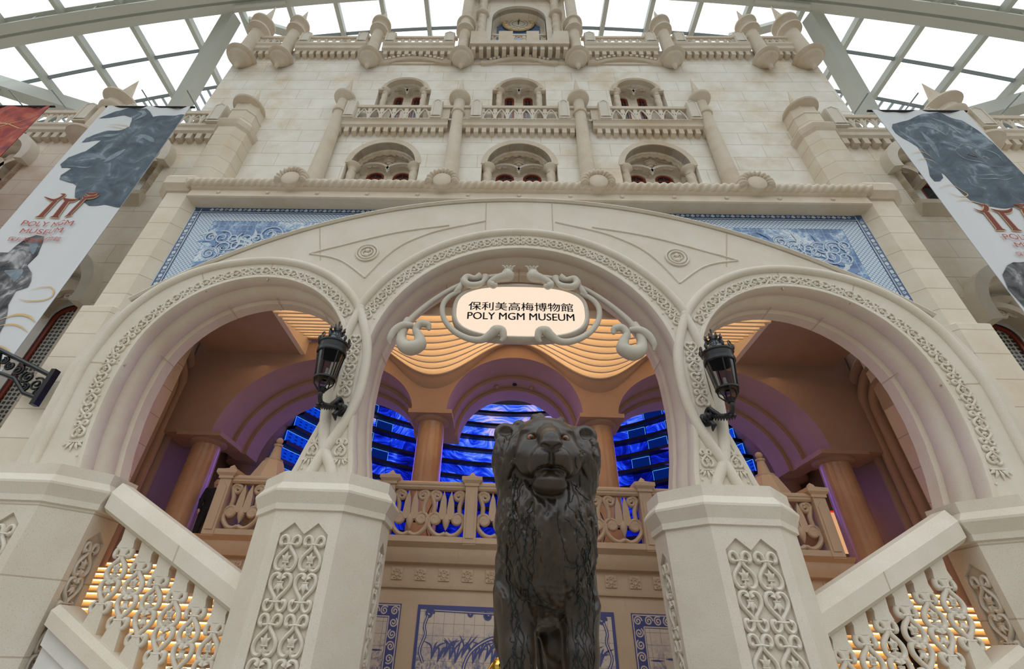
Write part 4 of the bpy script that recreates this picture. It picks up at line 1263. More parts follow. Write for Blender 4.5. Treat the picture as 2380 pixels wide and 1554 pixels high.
for a, b in zip(PX[:-1], PX[1:]):
    x0, x1 = a + .135, b - .135
    MB().loft([[(x, y, z) for y, z in ((2.70, 4.62), (2.66, 4.66), (2.66, 4.70), (2.64, 4.72), (2.64, 4.76), (2.68, 4.80), (2.86, 4.80), (2.90, 4.76), (2.90, 4.66), (2.86, 4.62))] for x in (x0, x1)]).obj('rail', M_HALL, bb, 20)
    MB().box(x0, x1, 2.64, 2.92, 3.49, 3.62).obj('plinth', M_HALL, bb, 0)
    w = (x1 - x0) / 2
    for h in range(2):
        c = x0 + w * (h + .5); hw = w / 2
        m = MB(); Y = 2.77
        def tb(pts, r, fl=1.0): m.tube([(x, Y, z) for x, z in pts], r, 8, flat=1.25, ref=(0, 1, 0))
        for s in (-1, 1):
            # wide bottom scroll
            p = catmull([(c, 3.70), (c + s * .12, 3.655), (c + s * hw * .62, 3.70), (c + s * hw * .93, 3.85), (c + s * hw * .90, 4.02)], 5)
            tb([tuple(q) for q in p], .052)
            sp = spiral(c + s * hw * .62, 3.99, .145, 1.35, 0 if s > 0 else PI, s, 22, .2)
            tb(sp, .045)
            m.lathe([(0, -.05), (.10, -.05), (.10, .05), (0, .05)], (c + s * hw * .62, Y, 3.99), 18, 'y')
            # side ribbon with its top curl
            p = catmull([(c + s * hw * .72, 4.10), (c + s * hw * .70, 4.28), (c + s * hw * .84, 4.45), (c + s * hw * .90, 4.53), (c + s * hw * .72, 4.60), (c + s * hw * .52, 4.55)], 5)
            tb([tuple(q) for q in p], .052)
            tb(spiral(c + s * hw * .62, 4.49, .11, 1.4, .8 if s > 0 else PI - .8, s, 18, .2), .046)
            # lotus petals
            pt = [(c + s * .012, 4.58), (c + s * .05, 4.58), (c + s * .075, 4.35), (c + s * .13, 4.02), (c + s * .03, 3.98)]
            m.slab_xz([(x, z) for x, z in [(c + s * .006, 4.02), (c + s * .10, 3.98), (c + s * .175, 4.06), (c + s * .15, 4.36), (c + s * .085, 4.60), (c + s * .03, 4.44), (c + s * .006, 4.2)]], [], Y - .05, Y + .05)
        m.loft([[(c + r * math.cos(a) * .9, Y + r * math.sin(a) * .9, z) for a in np.linspace(0, 2 * PI, 9)[:-1]] for r, z in ((.004, 3.76), (.07, 3.87), (.10, 3.97), (.06, 4.08), (.02, 4.12))])
        m.obj('scroll_panel', M_HALL, bb, 50)

# iron grilles seen through the balustrade
for i, x in enumerate((-1.92, 1.92)):
    t = thing('iron_grille', 'slim black iron grille glimpsed through the balustrade, %s of the lion' % ('left' if i == 0 else 'right'), 'grille', (x, 3.6, 3.5))
    m = MB()
    for s in (-1, 1):
        m.tube([(x + s * .14 * math.sin(q * PI), 3.3, 3.60 + q * .92) for q in np.linspace(0, 1, 13)], .010, 5)
    m.tube([(x, 3.3, 3.5), (x, 3.3, 4.55)], .010, 5); m.ball((x, 3.3, 4.06), .035, 8, 6)
    m.obj('pointed_arch_bar', M_IRON, t, 40)
    MB().tube([(x - .75, 3.3, 4.05), (x + .75, 3.3, 4.05)], .025, 6).obj('cross_bar', M_IRON, t, 40)

# tile pictures on the balcony wall
def bt_build(nt, b):
    g = NT(nt); o = g.sep(g.pos())
    a = g.noise(1.7, 5, .6, 1.5); f = g.noise(7, 4, .65, 2.5)
    mixv = g.math('ADD', g.math('MULTIPLY', a, .5), g.math('MULTIPLY', f, .5))
    c = g.ramp(mixv, [(.40, (.10, .11, .26)), (.47, (.34, .30, .34)), (.52, (.60, .50, .42)), (.7, (.66, .55, .46))])
    low = g.math('MULTIPLY', g.math('SUBTRACT', 2.15, o[2]), 1.1, True)
    c = g.mix(low, (.66, .55, .46), c)
    for k in (0, 2):
        q = g.math('ABSOLUTE', g.math('SUBTRACT', g.math('FRACT', g.math('DIVIDE', o[k], .205)), .5))
        c = g.mix(g.math('MULTIPLY', g.math('GREATER_THAN', q, .482), .7), c, (.16, .11, .09))
    g.l(c, b.inputs['Base Color'])
M_BT = mat('painted_tile', (.6, .5, .42), .25, build=bt_build)
M_BTB = mat('painted_tile_blue', (.075, .085, .24), .25)
M_BTL = mat('painted_tile_light', (.62, .52, .46), .25)
def tile_picture(x0, x1, label, kind):
    t = thing('tile_picture', label, 'tile picture', ((x0 + x1) / 2, 3, 1.0))
    MB().box(x0, x1, 2.985, 3.0, .5, 2.37).obj('tile_field', M_BT, t, 0)
    m = MB(); m2 = MB(); y = 2.982
    if kind == 'frame':
        for a, b in (((x0, x0 + .25), (.5, 2.12)), ((x1 - .25, x1), (.5, 2.12))): m.box(a[0], a[1], 2.98, 2.985, b[0], b[1])
        m.box(x0, x1, 2.98, 2.985, 2.12, 2.37)
        y = 2.977
        for k in range(9):
            for xx in (x0 + .125, x1 - .125): ribbon(m2, spiral(xx, 2.24 - k * .2, .085, 1.7, k, (-1) ** k), .012, y)
        n = max(1, int((x1 - x0 - .5) / .2))
        for k in range(n + 1): ribbon(m2, spiral(x0 + .25 + (x1 - x0 - .5) * (k + .5) / (n + 1), 2.245, .085, 1.7, k, 1), .012, y)
        for q in ([(x0 + .03, 2.34), (x1 - .03, 2.34)], [(x0 + .23, 2.14), (x1 - .23, 2.14)], [(x0 + .23, .5), (x0 + .23, 2.14)], [(x1 - .23, .5), (x1 - .23, 2.14)], [(x0 + .03, .5), (x0 + .03, 2.34)], [(x1 - .03, .5), (x1 - .03, 2.34)]):
            ribbon(m2, q, .010, y)
        for k in range(6):
            ribbon(m, catmull([(x0 + .28, 1.2 - .07 * k), ((x0 + x1) / 2, 1.24 - .07 * k), (x1 - .28, 1.2 - .07 * k)], 6), .012 + .004 * k, 2.983)
        for k in range(5):
            cx = x0 + .4 + k * (x1 - x0 - .8) / 4
            ribbon(m, [(cx + r, 1.62 + .05 * math.sin(cx * 9 + k)) for r in np.linspace(-.12, .12, 5)], [.003, .012, .016, .012, .003], 2.983)
            ribbon(m2, catmull([(cx - .1, 1.30), (cx, 1.38), (cx + .1, 1.32)], 4), .03, 2.981)
    else:
        m.box(x0, x1, 2.98, 2.985, 2.29, 2.37); m.box(x0, x0 + .06, 2.98, 2.985, .5, 2.29); m.box(x1 - .06, x1, 2.98, 2.985, .5, 2.29)
        y = 2.978
        for s in (-1, 1):
            cx = (x0 + x1) / 2; e = (x1 - x0) / 2
            ribbon(m, [(cx + s * .05, 2.25), (cx + s * (e - .35), 2.28)], .022, y)
            ribbon(m2, [(cx + s * .05, 2.25), (cx + s * (e - .35), 2.28)], .007, y - .001)
            ribbon(m, spiral(cx + s * (e - .25), 2.22, .09, 1.4), .025, y)
            ribbon(m, spiral(cx + s * .9, 2.24, .07, 1.4), .022, y); ribbon(m, spiral(cx + s * .30, 2.20, .10, 1.6, 1), .026, y); ribbon(m, spiral(cx + s * .55, 2.22, .08, 1.6, 2), .024, y)
            ribbon(m, catmull([(cx + s * (e - .22), 2.18), (cx + s * (e - .17), 2.0), (cx + s * (e - .20), 1.85), (cx + s * (e - .12), 1.6), (cx + s * (e - .2), 1.4)], 6), .028, y)
            ribbon(m2, catmull([(cx + s * (e - .22), 2.18), (cx + s * (e - .17), 2.0), (cx + s * (e - .20), 1.85), (cx + s * (e - .12), 1.6), (cx + s * (e - .2), 1.4)], 6), .009, y - .001)
            ribbon(m, catmull([(cx + s * .1, 1.78), (cx + s * .45, 1.84), (cx + s * .85, 1.62), (cx + s * 1.0, 1.30), (cx + s * .9, 1.1)], 6), .034, y)
            ribbon(m2, catmull([(cx + s * .1, 1.78), (cx + s * .45, 1.84), (cx + s * .85, 1.62), (cx + s * 1.0, 1.30), (cx + s * .9, 1.1)], 6), .010, y - .001)
            for k in range(13):
                px = cx + s * (.25 + .115 * k); pz = 1.45 + .05 * math.sin(k * 2.1)
                a = 1.0 + .25 * math.sin(k * 1.7)
                for d in (-.45, 0, .45):
                    P = catmull([(px, pz), (px + .16 * math.cos(a + d), pz + .22), (px + .32 * math.cos(a + d * 2), pz + .34 + .08 * math.sin(k))], 4)
                    ribbon(m, P, np.sin(np.linspace(.2, PI - .05, len(P))) * .016, y + .001)
            ribbon(m, catmull([(cx + s * (e - .1), 1.28), (cx + s * (e - .3), 1.1), (cx + s * (e - .6), 1.12), (cx + s * (e - .7), 1.3)], 6), .03, y)
    m.obj('painted_line', M_BTB, t, 0)
    m2.obj('painted_highlight', M_BTL, t, 0)
tile_picture(-1.99, 1.99, 'wide blue tile picture with a scrolled frame on the balcony wall behind the lion', 'scroll')
tile_picture(-4.3, -2.33, 'blue tile sea picture with a scroll border, behind the left pillar', 'frame')
tile_picture(2.33, 4.3, 'blue tile sea picture with a scroll border, behind the right pillar', 'frame')

# ================================================================== inner arcade: marble columns, plaster arches, wavy lit ceiling
for x, w in ((-2.39, 'left of the lion'), (2.45, 'right of the lion'), (-8.75, 'at the far left of the hall'), (8.75, 'at the far right of the hall')):
    t = thing('marble_column', 'polished brown marble column %s' % w, 'column', (x, 4.6, 3.5))
    h = 0 if abs(x) < 5 else -.85
    MB().lathe([(.40, 3.5), (.385, 5.3), (.37, 7.08 + h)], (x, 4.65, 0), 36).obj('shaft', M_MARBLE, t, 60)
    MB().box(x - .62, x + .62, 4.05, 5.3, 7.14 + h, 7.26 + h).lathe([(.38, 7.02 + h), (.50, 7.08 + h), (.50, 7.14 + h), (0, 7.15 + h)], (x, 4.65, 0), 30).obj('abacus', M_PLASTER, t, 30)
PER = 4.84
def Wv(x): return 8.72 + .80 * math.cos(2 * PI * x / PER)
ia = thing('plaster_arcade', 'smooth plaster inner arcade with three round arches and a wavy crown', 'arcade', (0, 4.6, 7.2))
xs = np.linspace(-6.6, 6.6, 121)
top = [(x, Wv(x) if abs(x) < 5.1 else max(Wv(x), 9.45)) for x in xs]
def side_arch(s, d=0., n=33):
    out = []
    for a in np.linspace(.02, PI - .02, n):
        c, q = math.cos(a), math.sin(a)
        out.append((s * (5.6 + (2.85 - d if c > 0 else 2.68 - d) * c), (6.35 if c > 0 else 7.18) + (8.86 - d - (6.35 if c > 0 else 7.18)) * q))
    return out
outer = [(9.9, 9.75), (9.9, 6.36)]
outer += side_arch(1)
outer += [(2.94, 7.2), (1.94, 7.2)] + [(1.94 * math.cos(a), 7.2 + 1.85 * math.sin(a)) for a in np.linspace(.03, PI - .03, 35)] + [(-1.94, 7.2), (-2.94, 7.2)]
outer += side_arch(-1)[::-1] + [(-9.9, 6.36), (-9.9, 9.75)]
outer += top
MB().slab_xz(outer, [], 4.1, 5.3).obj('arch_face', M_PLASTER, ia, 30)
# stepped soffit bands behind the face
for k, (y0, y1, d) in enumerate(((5.25, 5.9, .10), (5.85, 6.6, .20))):
    P0 = [((1.94 - d) * math.cos(a), 7.2 + (1.85 - d) * math.sin(a)) for a in np.linspace(0, PI, 33)]
    for P, sd in ((P0, -1), (side_arch(1, d), -1), (side_arch(-1, d), 1)):
        MB().sweep_xz(P, [(0, y0), (.7, y0), (.7, y1), (0, y1)], side=sd).obj('soffit_band', M_PLASTER, ia, 30)
# side piers and curved recess mouldings against the hall's flank walls
for s in (-1, 1):
    nm = 'wall_side_%s' % ('left' if s < 0 else 'right')
    w = MB().box(min(s * 9.95, s * 10.4), max(s * 9.95, s * 10.4), 2.7, 8.5, 0, 10.5).obj(nm, M_PLASTER, None, 0)
    tag(w, 'plaster flank wall of the hall on the %s' % ('left' if s < 0 else 'right'), 'wall', kind='structure')
    t = thing('wall_recess', 'nested curved plaster mouldings on the flank wall of the hall, %s side' % ('left' if s < 0 else 'right'), 'moulding', (s * 9.9, 3.4, 2))
    for k, (hw, zt) in enumerate(((.62, 8.1), (.95, 8.55), (1.28, 8.95))):
        P = [(3.2 - hw, 1.5), (3.2 - hw, zt - hw)] + [(3.2 + hw * math.cos(a), zt - hw + hw * math.sin(a)) for a in np.linspace(PI, 0, 17)] + [(3.2 + hw, zt - hw), (3.2 + hw, 1.5)]
        MB().tube([(s * 9.93, y, z) for y, z in P], .13, 8, ref=(1, 0, 0), flat=1.3).obj('moulding', M_PLASTER, t, 60)
# hall ceiling outside the lit field
ce = MB()
for s in (-1, 1):
    a, b = sorted((s * 6.62, s * 9.5))
    ce.box(a, b, 1.1, 4.3, 9.0, 9.15)
ce.box(-9.5, 9.5, 1.12, 1.40, 8.86, 9.6).box(-9.9, 9.9, 5.35, 12.9, 12.4, 12.6)
c_ = ce.obj('ceiling_2', M_PLASTER, None, 0)
tag(c_, 'plain plaster ceiling of the balcony hall', 'ceiling', kind='structure')
# wavy slats lit from concealed strips
M_SLAT = mat('slat_cream', (.84, .72, .55), .6)
sl = thing('slatted_ceiling', 'wavy ceiling of glowing orange slats above the balcony, behind the museum sign', 'ceiling', (0, 2.7, 9))
NS = 10
xx = np.linspace(-6.45, 6.45, 140)
def slat_z(j, x):
    f = j / (NS - 1)
    mean = 8.86 - .19 * f; amp = .55 * (1 - f) ** 1.1 + .05
    e_ = max(0.0, (abs(x) - 4.84) / 1.6)
    return mean + amp * np.cos(2 * PI * min(abs(x), 4.84) / PER) - .0 * e_
for j in range(NS):
    Yj = 3.9 - .27 * j
    z = np.array([slat_z(j, x) for x in xx])
    Yn = Yj - .27
    zn = np.array([slat_z(j + 1, x) for x in xx]) if j < NS - 1 else z
    m = MB()
    rows = [[(x, Yj + .02, a + .30) for x, a in zip(xx, z)], [(x, Yj, a) for x, a in zip(xx, z)], [(x, Yj - .05, a + .01) for x, a in zip(xx, z)], [(x, Yj - .04, a + .28) for x, a in zip(xx, z)],
            [(x, Yn + .02, max(a + .30, b + .26)) for x, a, b in zip(xx, z, zn)]]
    m.loft(rows, False)
    sm = m.obj('slat', M_SLAT, sl, 40)
    if j:
        MB().tube([(x, Yj + .055, a + .16) for x, a in zip(xx, z)], .014, 4).obj('light_strip', M_COVE, sm, 0)
m = MB().loft([[(x, 4.11, Wv(x) if abs(x) < 4.84 else 9.52) for x in xx], [(x, 3.98, .5 * (Wv(x) if abs(x) < 4.84 else 9.52) + .5 * slat_z(0, x) - .02) for x in xx], [(x, 3.92, slat_z(0, x) + .03) for x in xx]], False)
m.obj('cove', M_PLASTER, sl, 60)
for s in (-1, 1):
    m = MB().box(min(s * 6.45, s * 6.6), max(s * 6.45, s * 6.6), 1.4, 4.2, 8.98, 9.9).obj('end_panel', M_SLAT, sl, 0)
MB().box(-6.6, 6.6, 1.4, 4.2, 9.75, 9.85).obj('backing', M_SLAT, sl, 0)
# small fittings in the arch soffits
for x, y, z in ((0.05, 5.6, 8.93), (-5.4, 5.6, 8.52), (5.5, 5.6, 8.52)):
    o = MB().lathe([(0, -.02), (.07, -.02), (.07, .04), (0, .04)], (x, y, z), 16).obj('ceiling_downlight', M_BLACK, None, 30)
    tag(o, 'small round black downlight in the soffit of the %s inner arch' % {0: 'middle', -1: 'left', 1: 'right'}[int(np.sign(round(x)))], 'downlight')
for x, y, z in ((-.55, 5.6, 8.82), (.6, 5.6, 8.82)):
    o = MB().lathe([(0, -.07), (.04, -.06), (.07, -.01), (.07, .03), (0, .03)], (x, y, z), 16).obj('smoke_detector', M_PLASTER, None, 30)
    tag(o, 'small round detector in the middle inner arch, %s of the downlight' % ('left' if x < 0 else 'right'), 'detector')

# ================================================================== curved tiered screen at the back of the hall
def swirl(nt, e_):
    """flowing brush strokes in blues"""
    g = NT(nt)
    P = g.pos(); o = g.sep(P)
    n0 = g.n('TexNoise'); n0.inputs['Scale'].default_value = .42; n0.inputs['Detail'].default_value = 1.5; g.l(P, n0.inputs['Vector'])
    sb = g.n('VectorMath', operation='SUBTRACT'); g.l(n0.outputs['Color'], sb.inputs[0]); sb.inputs[1].default_value = (.5, .5, .5)
    ml = g.n('VectorMath', operation='SCALE'); g.l(sb.outputs[0], ml.inputs[0]); ml.inputs['Scale'].default_value = 4.5
    ad = g.n('VectorMath', operation='ADD'); g.l(P, ad.inputs[0]); g.l(ml.outputs[0], ad.inputs[1])
    mp = g.n('Mapping'); mp.inputs['Scale'].default_value = (1.1, 1.1, 8.0); g.l(ad.outputs[0], mp.inputs[0])
    st = g.noise(1.2, 4, .62, .3, mp.outputs[0])
    big = g.noise(.33, 2, .5, .6, ad.outputs[0])
    hi = g.math('MULTIPLY', g.math('SUBTRACT', o[2], 7.0), .30, True)
    v = g.math('ADD', g.math('MULTIPLY', big, .62), g.math('MULTIPLY', st, .48))
    v = g.math('ADD', g.math('SUBTRACT', v, .125), g.math('MULTIPLY', hi, .17))
    c = g.ramp(v, [(.36, (.001, .003, .10)), (.46, (.003, .010, .38)), (.54, (.008, .045, .85)), (.62, (.09, .22, .95)), (.69, (.50, .42, .85)), (.78, (.90, .75, .80))])
    g.l(c, e_.inputs[0])
M_SCR = emis('screen_picture', (.05, .1, .9), 1.0, swirl)
def dots(nt, e_):
    g = NT(nt); o = g.sep(g.pos())
    f = [g.math('ABSOLUTE', g.math('SINE', g.math('MULTIPLY', o[k], 26))) for k in (0, 2)]
    g.l(g.mix(g.math('GREATER_THAN', g.math('MULTIPLY', f[0], f[1]), .7), (.003, .05, .62), (.002, .015, .26)), e_.inputs[0])
M_DOT = emis('screen_blue_panel', (.0, .08, .9), .9, dots)
M_EDGE = emis('screen_edge_light', (.08, .30, 1.0), 1.4)
M_BLANK = emis('screen_dim_panel', (.001, .012, .13), 1.0)
led = thing('tiered_screen', 'curved tiered video screen with swirling blue picture bands at the back of the hall', 'screen', (0, 9, 4))
CY, R = 4.6, 8.7
def ring_pts(a0, a1, r, n):
    return [(r * math.sin(a), CY + r * math.cos(a)) for a in np.radians(np.linspace(a0, a1, n))]
for k in range(12):
    z0 = 4.15 + .65 * k
    A = 72.0 - max(0, k - 3) * 1.5
    core = 37
    m = MB()
    P = ring_pts(-core, core, R, 60)
    m.loft([[(x, y, z0 + .12) for x, y in P], [(x, y, z0 + .62) for x, y in P]], False)
    m.obj('picture_band', M_SCR, led, 60)
    for s in (-1, 1):
        a = core
        i = 0
        wd = 5.5
        while a < A - .5:
            b = min(a + (wd if i % 2 == 0 else 6.0), A)
            if a > 58: b = A
            P = ring_pts(s * (a + .15), s * (b - .15), R, 16)
            dark = (a <= 58 and (i + k) % 2 == 0)
            nm, mt = ('dotted_panel', M_DOT) if a > 58 else (('blank_panel', M_BLANK) if dark else ('picture_panel', M_SCR))
            po = MB().loft([[(x, y, z0 + .12) for x, y in P], [(x, y, z0 + .60) for x, y in P]], False).obj(nm, mt, led, 60)
            if dark or a > 58:
                Pi = ring_pts(s * (a + .15), s * (b - .15), R - .02, 16)
                loop_ = [(x, y, z0 + .14) for x, y in Pi] + [(x, y, z0 + .59) for x, y in Pi[::-1]]
                MB().tube(loop_, .010, 4, True).obj('edge_light', M_EDGE, po, 0)
            a = b; i += 1
    P, Q = ring_pts(-A - 1.2, A + 1.2, R + .06, 90), ring_pts(-A - 1.2, A + 1.2, R - .34, 90)
    m = MB().loft([[(x, y, z0 - .03) for x, y in P], [(x, y, z0 - .03) for x, y in Q], [(x, y, z0 + .10) for x, y in Q], [(x, y, z0 + .10) for x, y in P]], False, loop=True)
    m.obj('shelf', M_SHELF, led, 40)
P = ring_pts(-70, 70, R + .3, 60)
w = MB().loft([[(x, y, 3.4) for x, y in P], [(x, y, 12.5) for x, y in P]], False).obj('wall_screen_backing', M_SHELF, None, 60)
tag(w, 'dark curved wall behind the tiered screen', 'wall', kind='structure')

# dark timber panels and hooded lamps either side of the screen
M_WOOD = mat('dark_timber', (.10, .035, .02), .4, build=lambda nt, b: NT(nt).l(NT(nt).mix(NT(nt).noise(6, 4, .6, 1), (.12, .045, .025), (.06, .02, .012)), b.inputs['Base Color']))
for s in (-1, 1):
    w = 'left' if s < 0 else 'right'
    a, b = sorted((s * 9.0, s * 12.0))
    o = MB().box(a, b, 8.6, 8.8, 3.4, 8.2).obj('timber_panel', M_WOOD, None, 0)
    tag(o, 'dark timber wall panel behind the %s marble column' % w, 'panel')
    t = thing('flared_column', 'plaster column with flared capital behind the balustrade, far %s' % w, 'column', (s * 9.2, 7.6, 3.5))
    MB().lathe([(.42, 3.5), (.42, 6.55), (.60, 6.62), (.70, 6.66), (.75, 7.2), (1.0, 8.3), (1.35, 9.6), (1.5, 12.4)], (s * 9.1, 7.7, 0), 30).obj('shaft', M_PLASTER, t, 60)
    # little octagonal cupola beyond the balustrade
    t = thing('stone_cupola', 'small octagonal stone cupola with ball finial behind the balustrade on the %s' % w, 'cupola', (s * 6.05, 3.3, 3.5))
    x = s * 6.03
    MB().lathe([(.30, 3.5), (.30, 4.7), (.42, 4.74), (.46, 4.80), (.46, 4.86), (.26, 5.30), (.22, 5.34), (.0, 5.36)], (x, 3.3, 0), 8).obj('roof', M_HALL, t, 20)
    MB().lathe([(.21, 5.32), (.22, 5.38), (.14, 5.42), (.085, 5.72), (.11, 5.74), (.11, 5.78), (.05, 5.80), (.0, 5.81)], (x, 3.3, 0), 18).ball((x, 3.3, 5.88), .085, 14, 10).obj('finial', M_HALL, t, 40)
# lit notice panel on the right
t = thing('notice_panel', 'tall lit cream notice panel with a red top edge, right of the balustrade', 'sign', (9.35, 6.0, 3.5))
MB().box(9.12, 9.66, 6.0, 6.06, 4.2, 5.27).obj('lit_face', emis('notice_glow', (1.0, .52, .26), .75), t, 0)
MB().box(9.12, 9.66, 5.99, 6.07, 5.27, 5.32).obj('red_edge', emis('notice_red', (1.0, .03, .02), .9), t, 0)
MB().box(9.36, 9.42, 6.01, 6.05, 3.44, 4.2).box(9.2, 9.6, 5.9, 6.2, 3.44, 3.5).obj('stand', M_IRON, t, 0)
m = MB()
for k in range(7): m.box(9.20, 9.30 + .03 * (k % 2), 5.992, 5.998, 5.1 - .13 * k, 5.115 - .13 * k).box(9.20, 9.26, 5.992, 5.998, 5.075 - .13 * k, 5.083 - .13 * k)
m.obj('printed_line', M_INK, t, 0)

# ================================================================== flights of steps behind the side arches
for s in (-1, 1):
    w = 'left' if s < 0 else 'right'
    t = thing('stair_flight', 'flight of steps with glowing light strips under the nosings, behind the %s balustrade' % w, 'stairs', (s * 7.2, 3, 0))
    for k in range(-9, 13):
        z = 1.6 + .15 * k; y = 1.0 + .33 * k
        if y < -1.4: continue
        y = max(y, .35) if k < -1 else y
        x0, x1 = (4.5, 6.75) if y < 1.05 else ((4.5, 9.4) if y < 2.7 else (7.05, 9.9))
        if k < -2: continue
        a, b = sorted((s * x0, s * x1))
        st = MB().box(a, b, y, y + .75, z - .15 if k > -2 else 0, z - .035).box(a, b, y - .07, y + .75, z - .035, z).obj('step', M_HALL, t, 0)
        MB().box(a + .04, b - .04, y - .045, y - .015, z - .056, z - .037).obj('light_strip', M_LED, st, 0)
    a, b = sorted((s * 7.0, s * 9.95))
    MB().box(a, b, 4.96 + .6, 8.5, 3.3, 3.45).obj('landing', M_HALL, t, 0)

# carved handrail between pillar and side pier
me_b = scroll_mesh('scroll', .285, .45, .036, .055, M_ARC, 9)
for s in (-1, 1):
    w = 'left' if s < 0 else 'right'
    t = thing('stair_balustrade', 'sloping stone stair balustrade with pierced scroll balusters, between the two %s pillars' % w, 'balustrade', (s * 5.5, 0, 1))
    def zr(x, z0=3.30, sl=.52): return z0 - sl * (6.5 - x)        # front lower line of the rail
    xa, xb = 6.85, 4.0
    prof = [(-.20, -.14), (-.20, .10), (-.06, .30), (.22, .30), (.30, .10), (.30, -.14), (.22, -.2), (-.12, -.2)]
    m = MB().loft([[(s * x, y, zr(x) + h) for y, h in prof] for x in (xa, xb)])
    m.obj('rail', M_ARC, t, 20)
    MB().box(min(s * 5.38, s * 5.365), max(s * 5.38, s * 5.365), -.205, -.19, zr(5.37) - .14, zr(5.37) + .10).obj('mortar_joint', M_GROUT, t, 0)
    def zs(x): return zr(x) - 1.52
    prof2 = [(-.26, -.26), (-.26, -.08), (-.16, 0), (.25, 0), (.25, -.26)]
    MB().loft([[(s * x, y, zs(x) + h) for y, h in prof2] for x in (xa, xb)]).obj('sill', M_ARC, t, 20)
    MB().loft([[(s * x, y, z) for y, z in ((-.10, 0), (.2, 0), (.2, zs(x) - .2), (-.10, zs(x) - .2))] for x in (xa, xb)]).obj('stringer_wall', M_WHITE, t, 0)
    MB().loft([[(s * x, y, zs(x) + h) for y, h in ((-.16, -.50), (-.16, -.28), (.0, -.22), (.0, -.50))] for x in (xa, xb)]).obj('stringer_border', M_WHITE, t, 20)
    for k in range(7):
        x = 6.30 - .366 * k
        zt = zr(x) - .15
        m = MB()
        y0, y1 = -.09, .12
        hw = .135
        lo = zs(x)
        # shaped blocks top and bottom, cut on the slope
        tl, tr = zr(x - hw * s * s) - .16, zr(x + hw) - .16
        zb = zt - .30
        m.slab_xz([(s * (x - hw), zb + .02), (s * (x + hw), zb + .02), (s * (x + hw * .8), zb + .13), (s * (x + hw), tr), (s * (x - hw), tl), (s * (x - hw * .8), zb + .13)][::1], [], y0, y1)
        bz = zt - 1.16
        m2 = MB()
        m2.slab_xz([(s * (x - hw), zs(x - hw) - .02), (s * (x + hw), zs(x + hw) - .02), (s * (x + hw * .75), bz - .02), (s * (x + hw * .4), bz + .10), (s * (x - hw * .4), bz + .10), (s * (x - hw * .75), bz - .02)], [], y0, y1)
        m.slab_xz([(s * (x - .05), zb - .08), (s * (x + .05), zb - .08), (s * (x + .06), zb + .06), (s * (x - .06), zb + .06)], [], y0 + .006, y1 - .006)
        bl = m.obj('baluster', M_ARC, t, 20)
        m2.obj('base_block', M_ARC, bl, 20)
        link('scroll', me_b, bl, frame((s * x, -.03, zb - .43), Vector((1, 0, 0)), Vector((0, 0, 1)), Vector((0, -1, 0))))
        link('scroll', me_b, bl, frame((s * x, -.03, zb - .42), Vector((-1, 0, 0)), Vector((0, 0, -1)), Vector((0, -1, 0))))

# ================================================================== museum sign hanging in the central arch
sg = thing('museum_sign', 'glowing oval museum sign in a scrolled stone frame inside the central arch', 'sign', (0, .3, 7.9))
SY = .12
def superell(rx, rz, n=72, p=2.8):
    out = []
    for a in np.linspace(0, 2 * PI, n + 1)[:-1]:
        c, s = math.cos(a), math.sin(a)
        out.append((rx * math.copysign(abs(c) ** (2 / p), c), 7.83 + rz * math.copysign(abs(s) ** (2 / p), s)))
    return out
MB().slab_xz(superell(1.42, .69), [], SY + .02, SY + .28).obj('lit_panel', M_SIGN, sg, 30)
E1 = superell(1.45, .72)
MB().tube([(x, SY + .12, z) for x, z in E1], .068, 10, True, flat=2.0, ref=(0, 1, 0)).obj('oval_frame', M_SIGNSTONE, sg, 60)
for body, cz_, w_, h_ in (('保利美高梅博物館', 7.93, 2.30, .235), ('POLY MGM MUSEUM', 7.66, 2.32, .19)):
    a, f = text_mesh(body, w_, h_, bold=.011)
    # give the strokes weight: a shallow raised letter
    MB().add(np.stack([a[:, 0], a[:, 0] * 0 + SY + .012, a[:, 1] + cz_], 1), f).obj('lettering', M_INK, sg, 0)
def rope(pts, rad, name, k=6, y=None):
    P = catmull(pts, k)
    r = np.interp(np.linspace(0, 1, len(P)), np.linspace(0, 1, len(rad)), rad)
    MB().tube([(q[0], (q[2] if len(q) > 2 else .16), q[1]) for q in P], r, 10, flat=.9, ref=(0, 1, 0)).obj(name, M_SIGNSTONE, sg, 60)
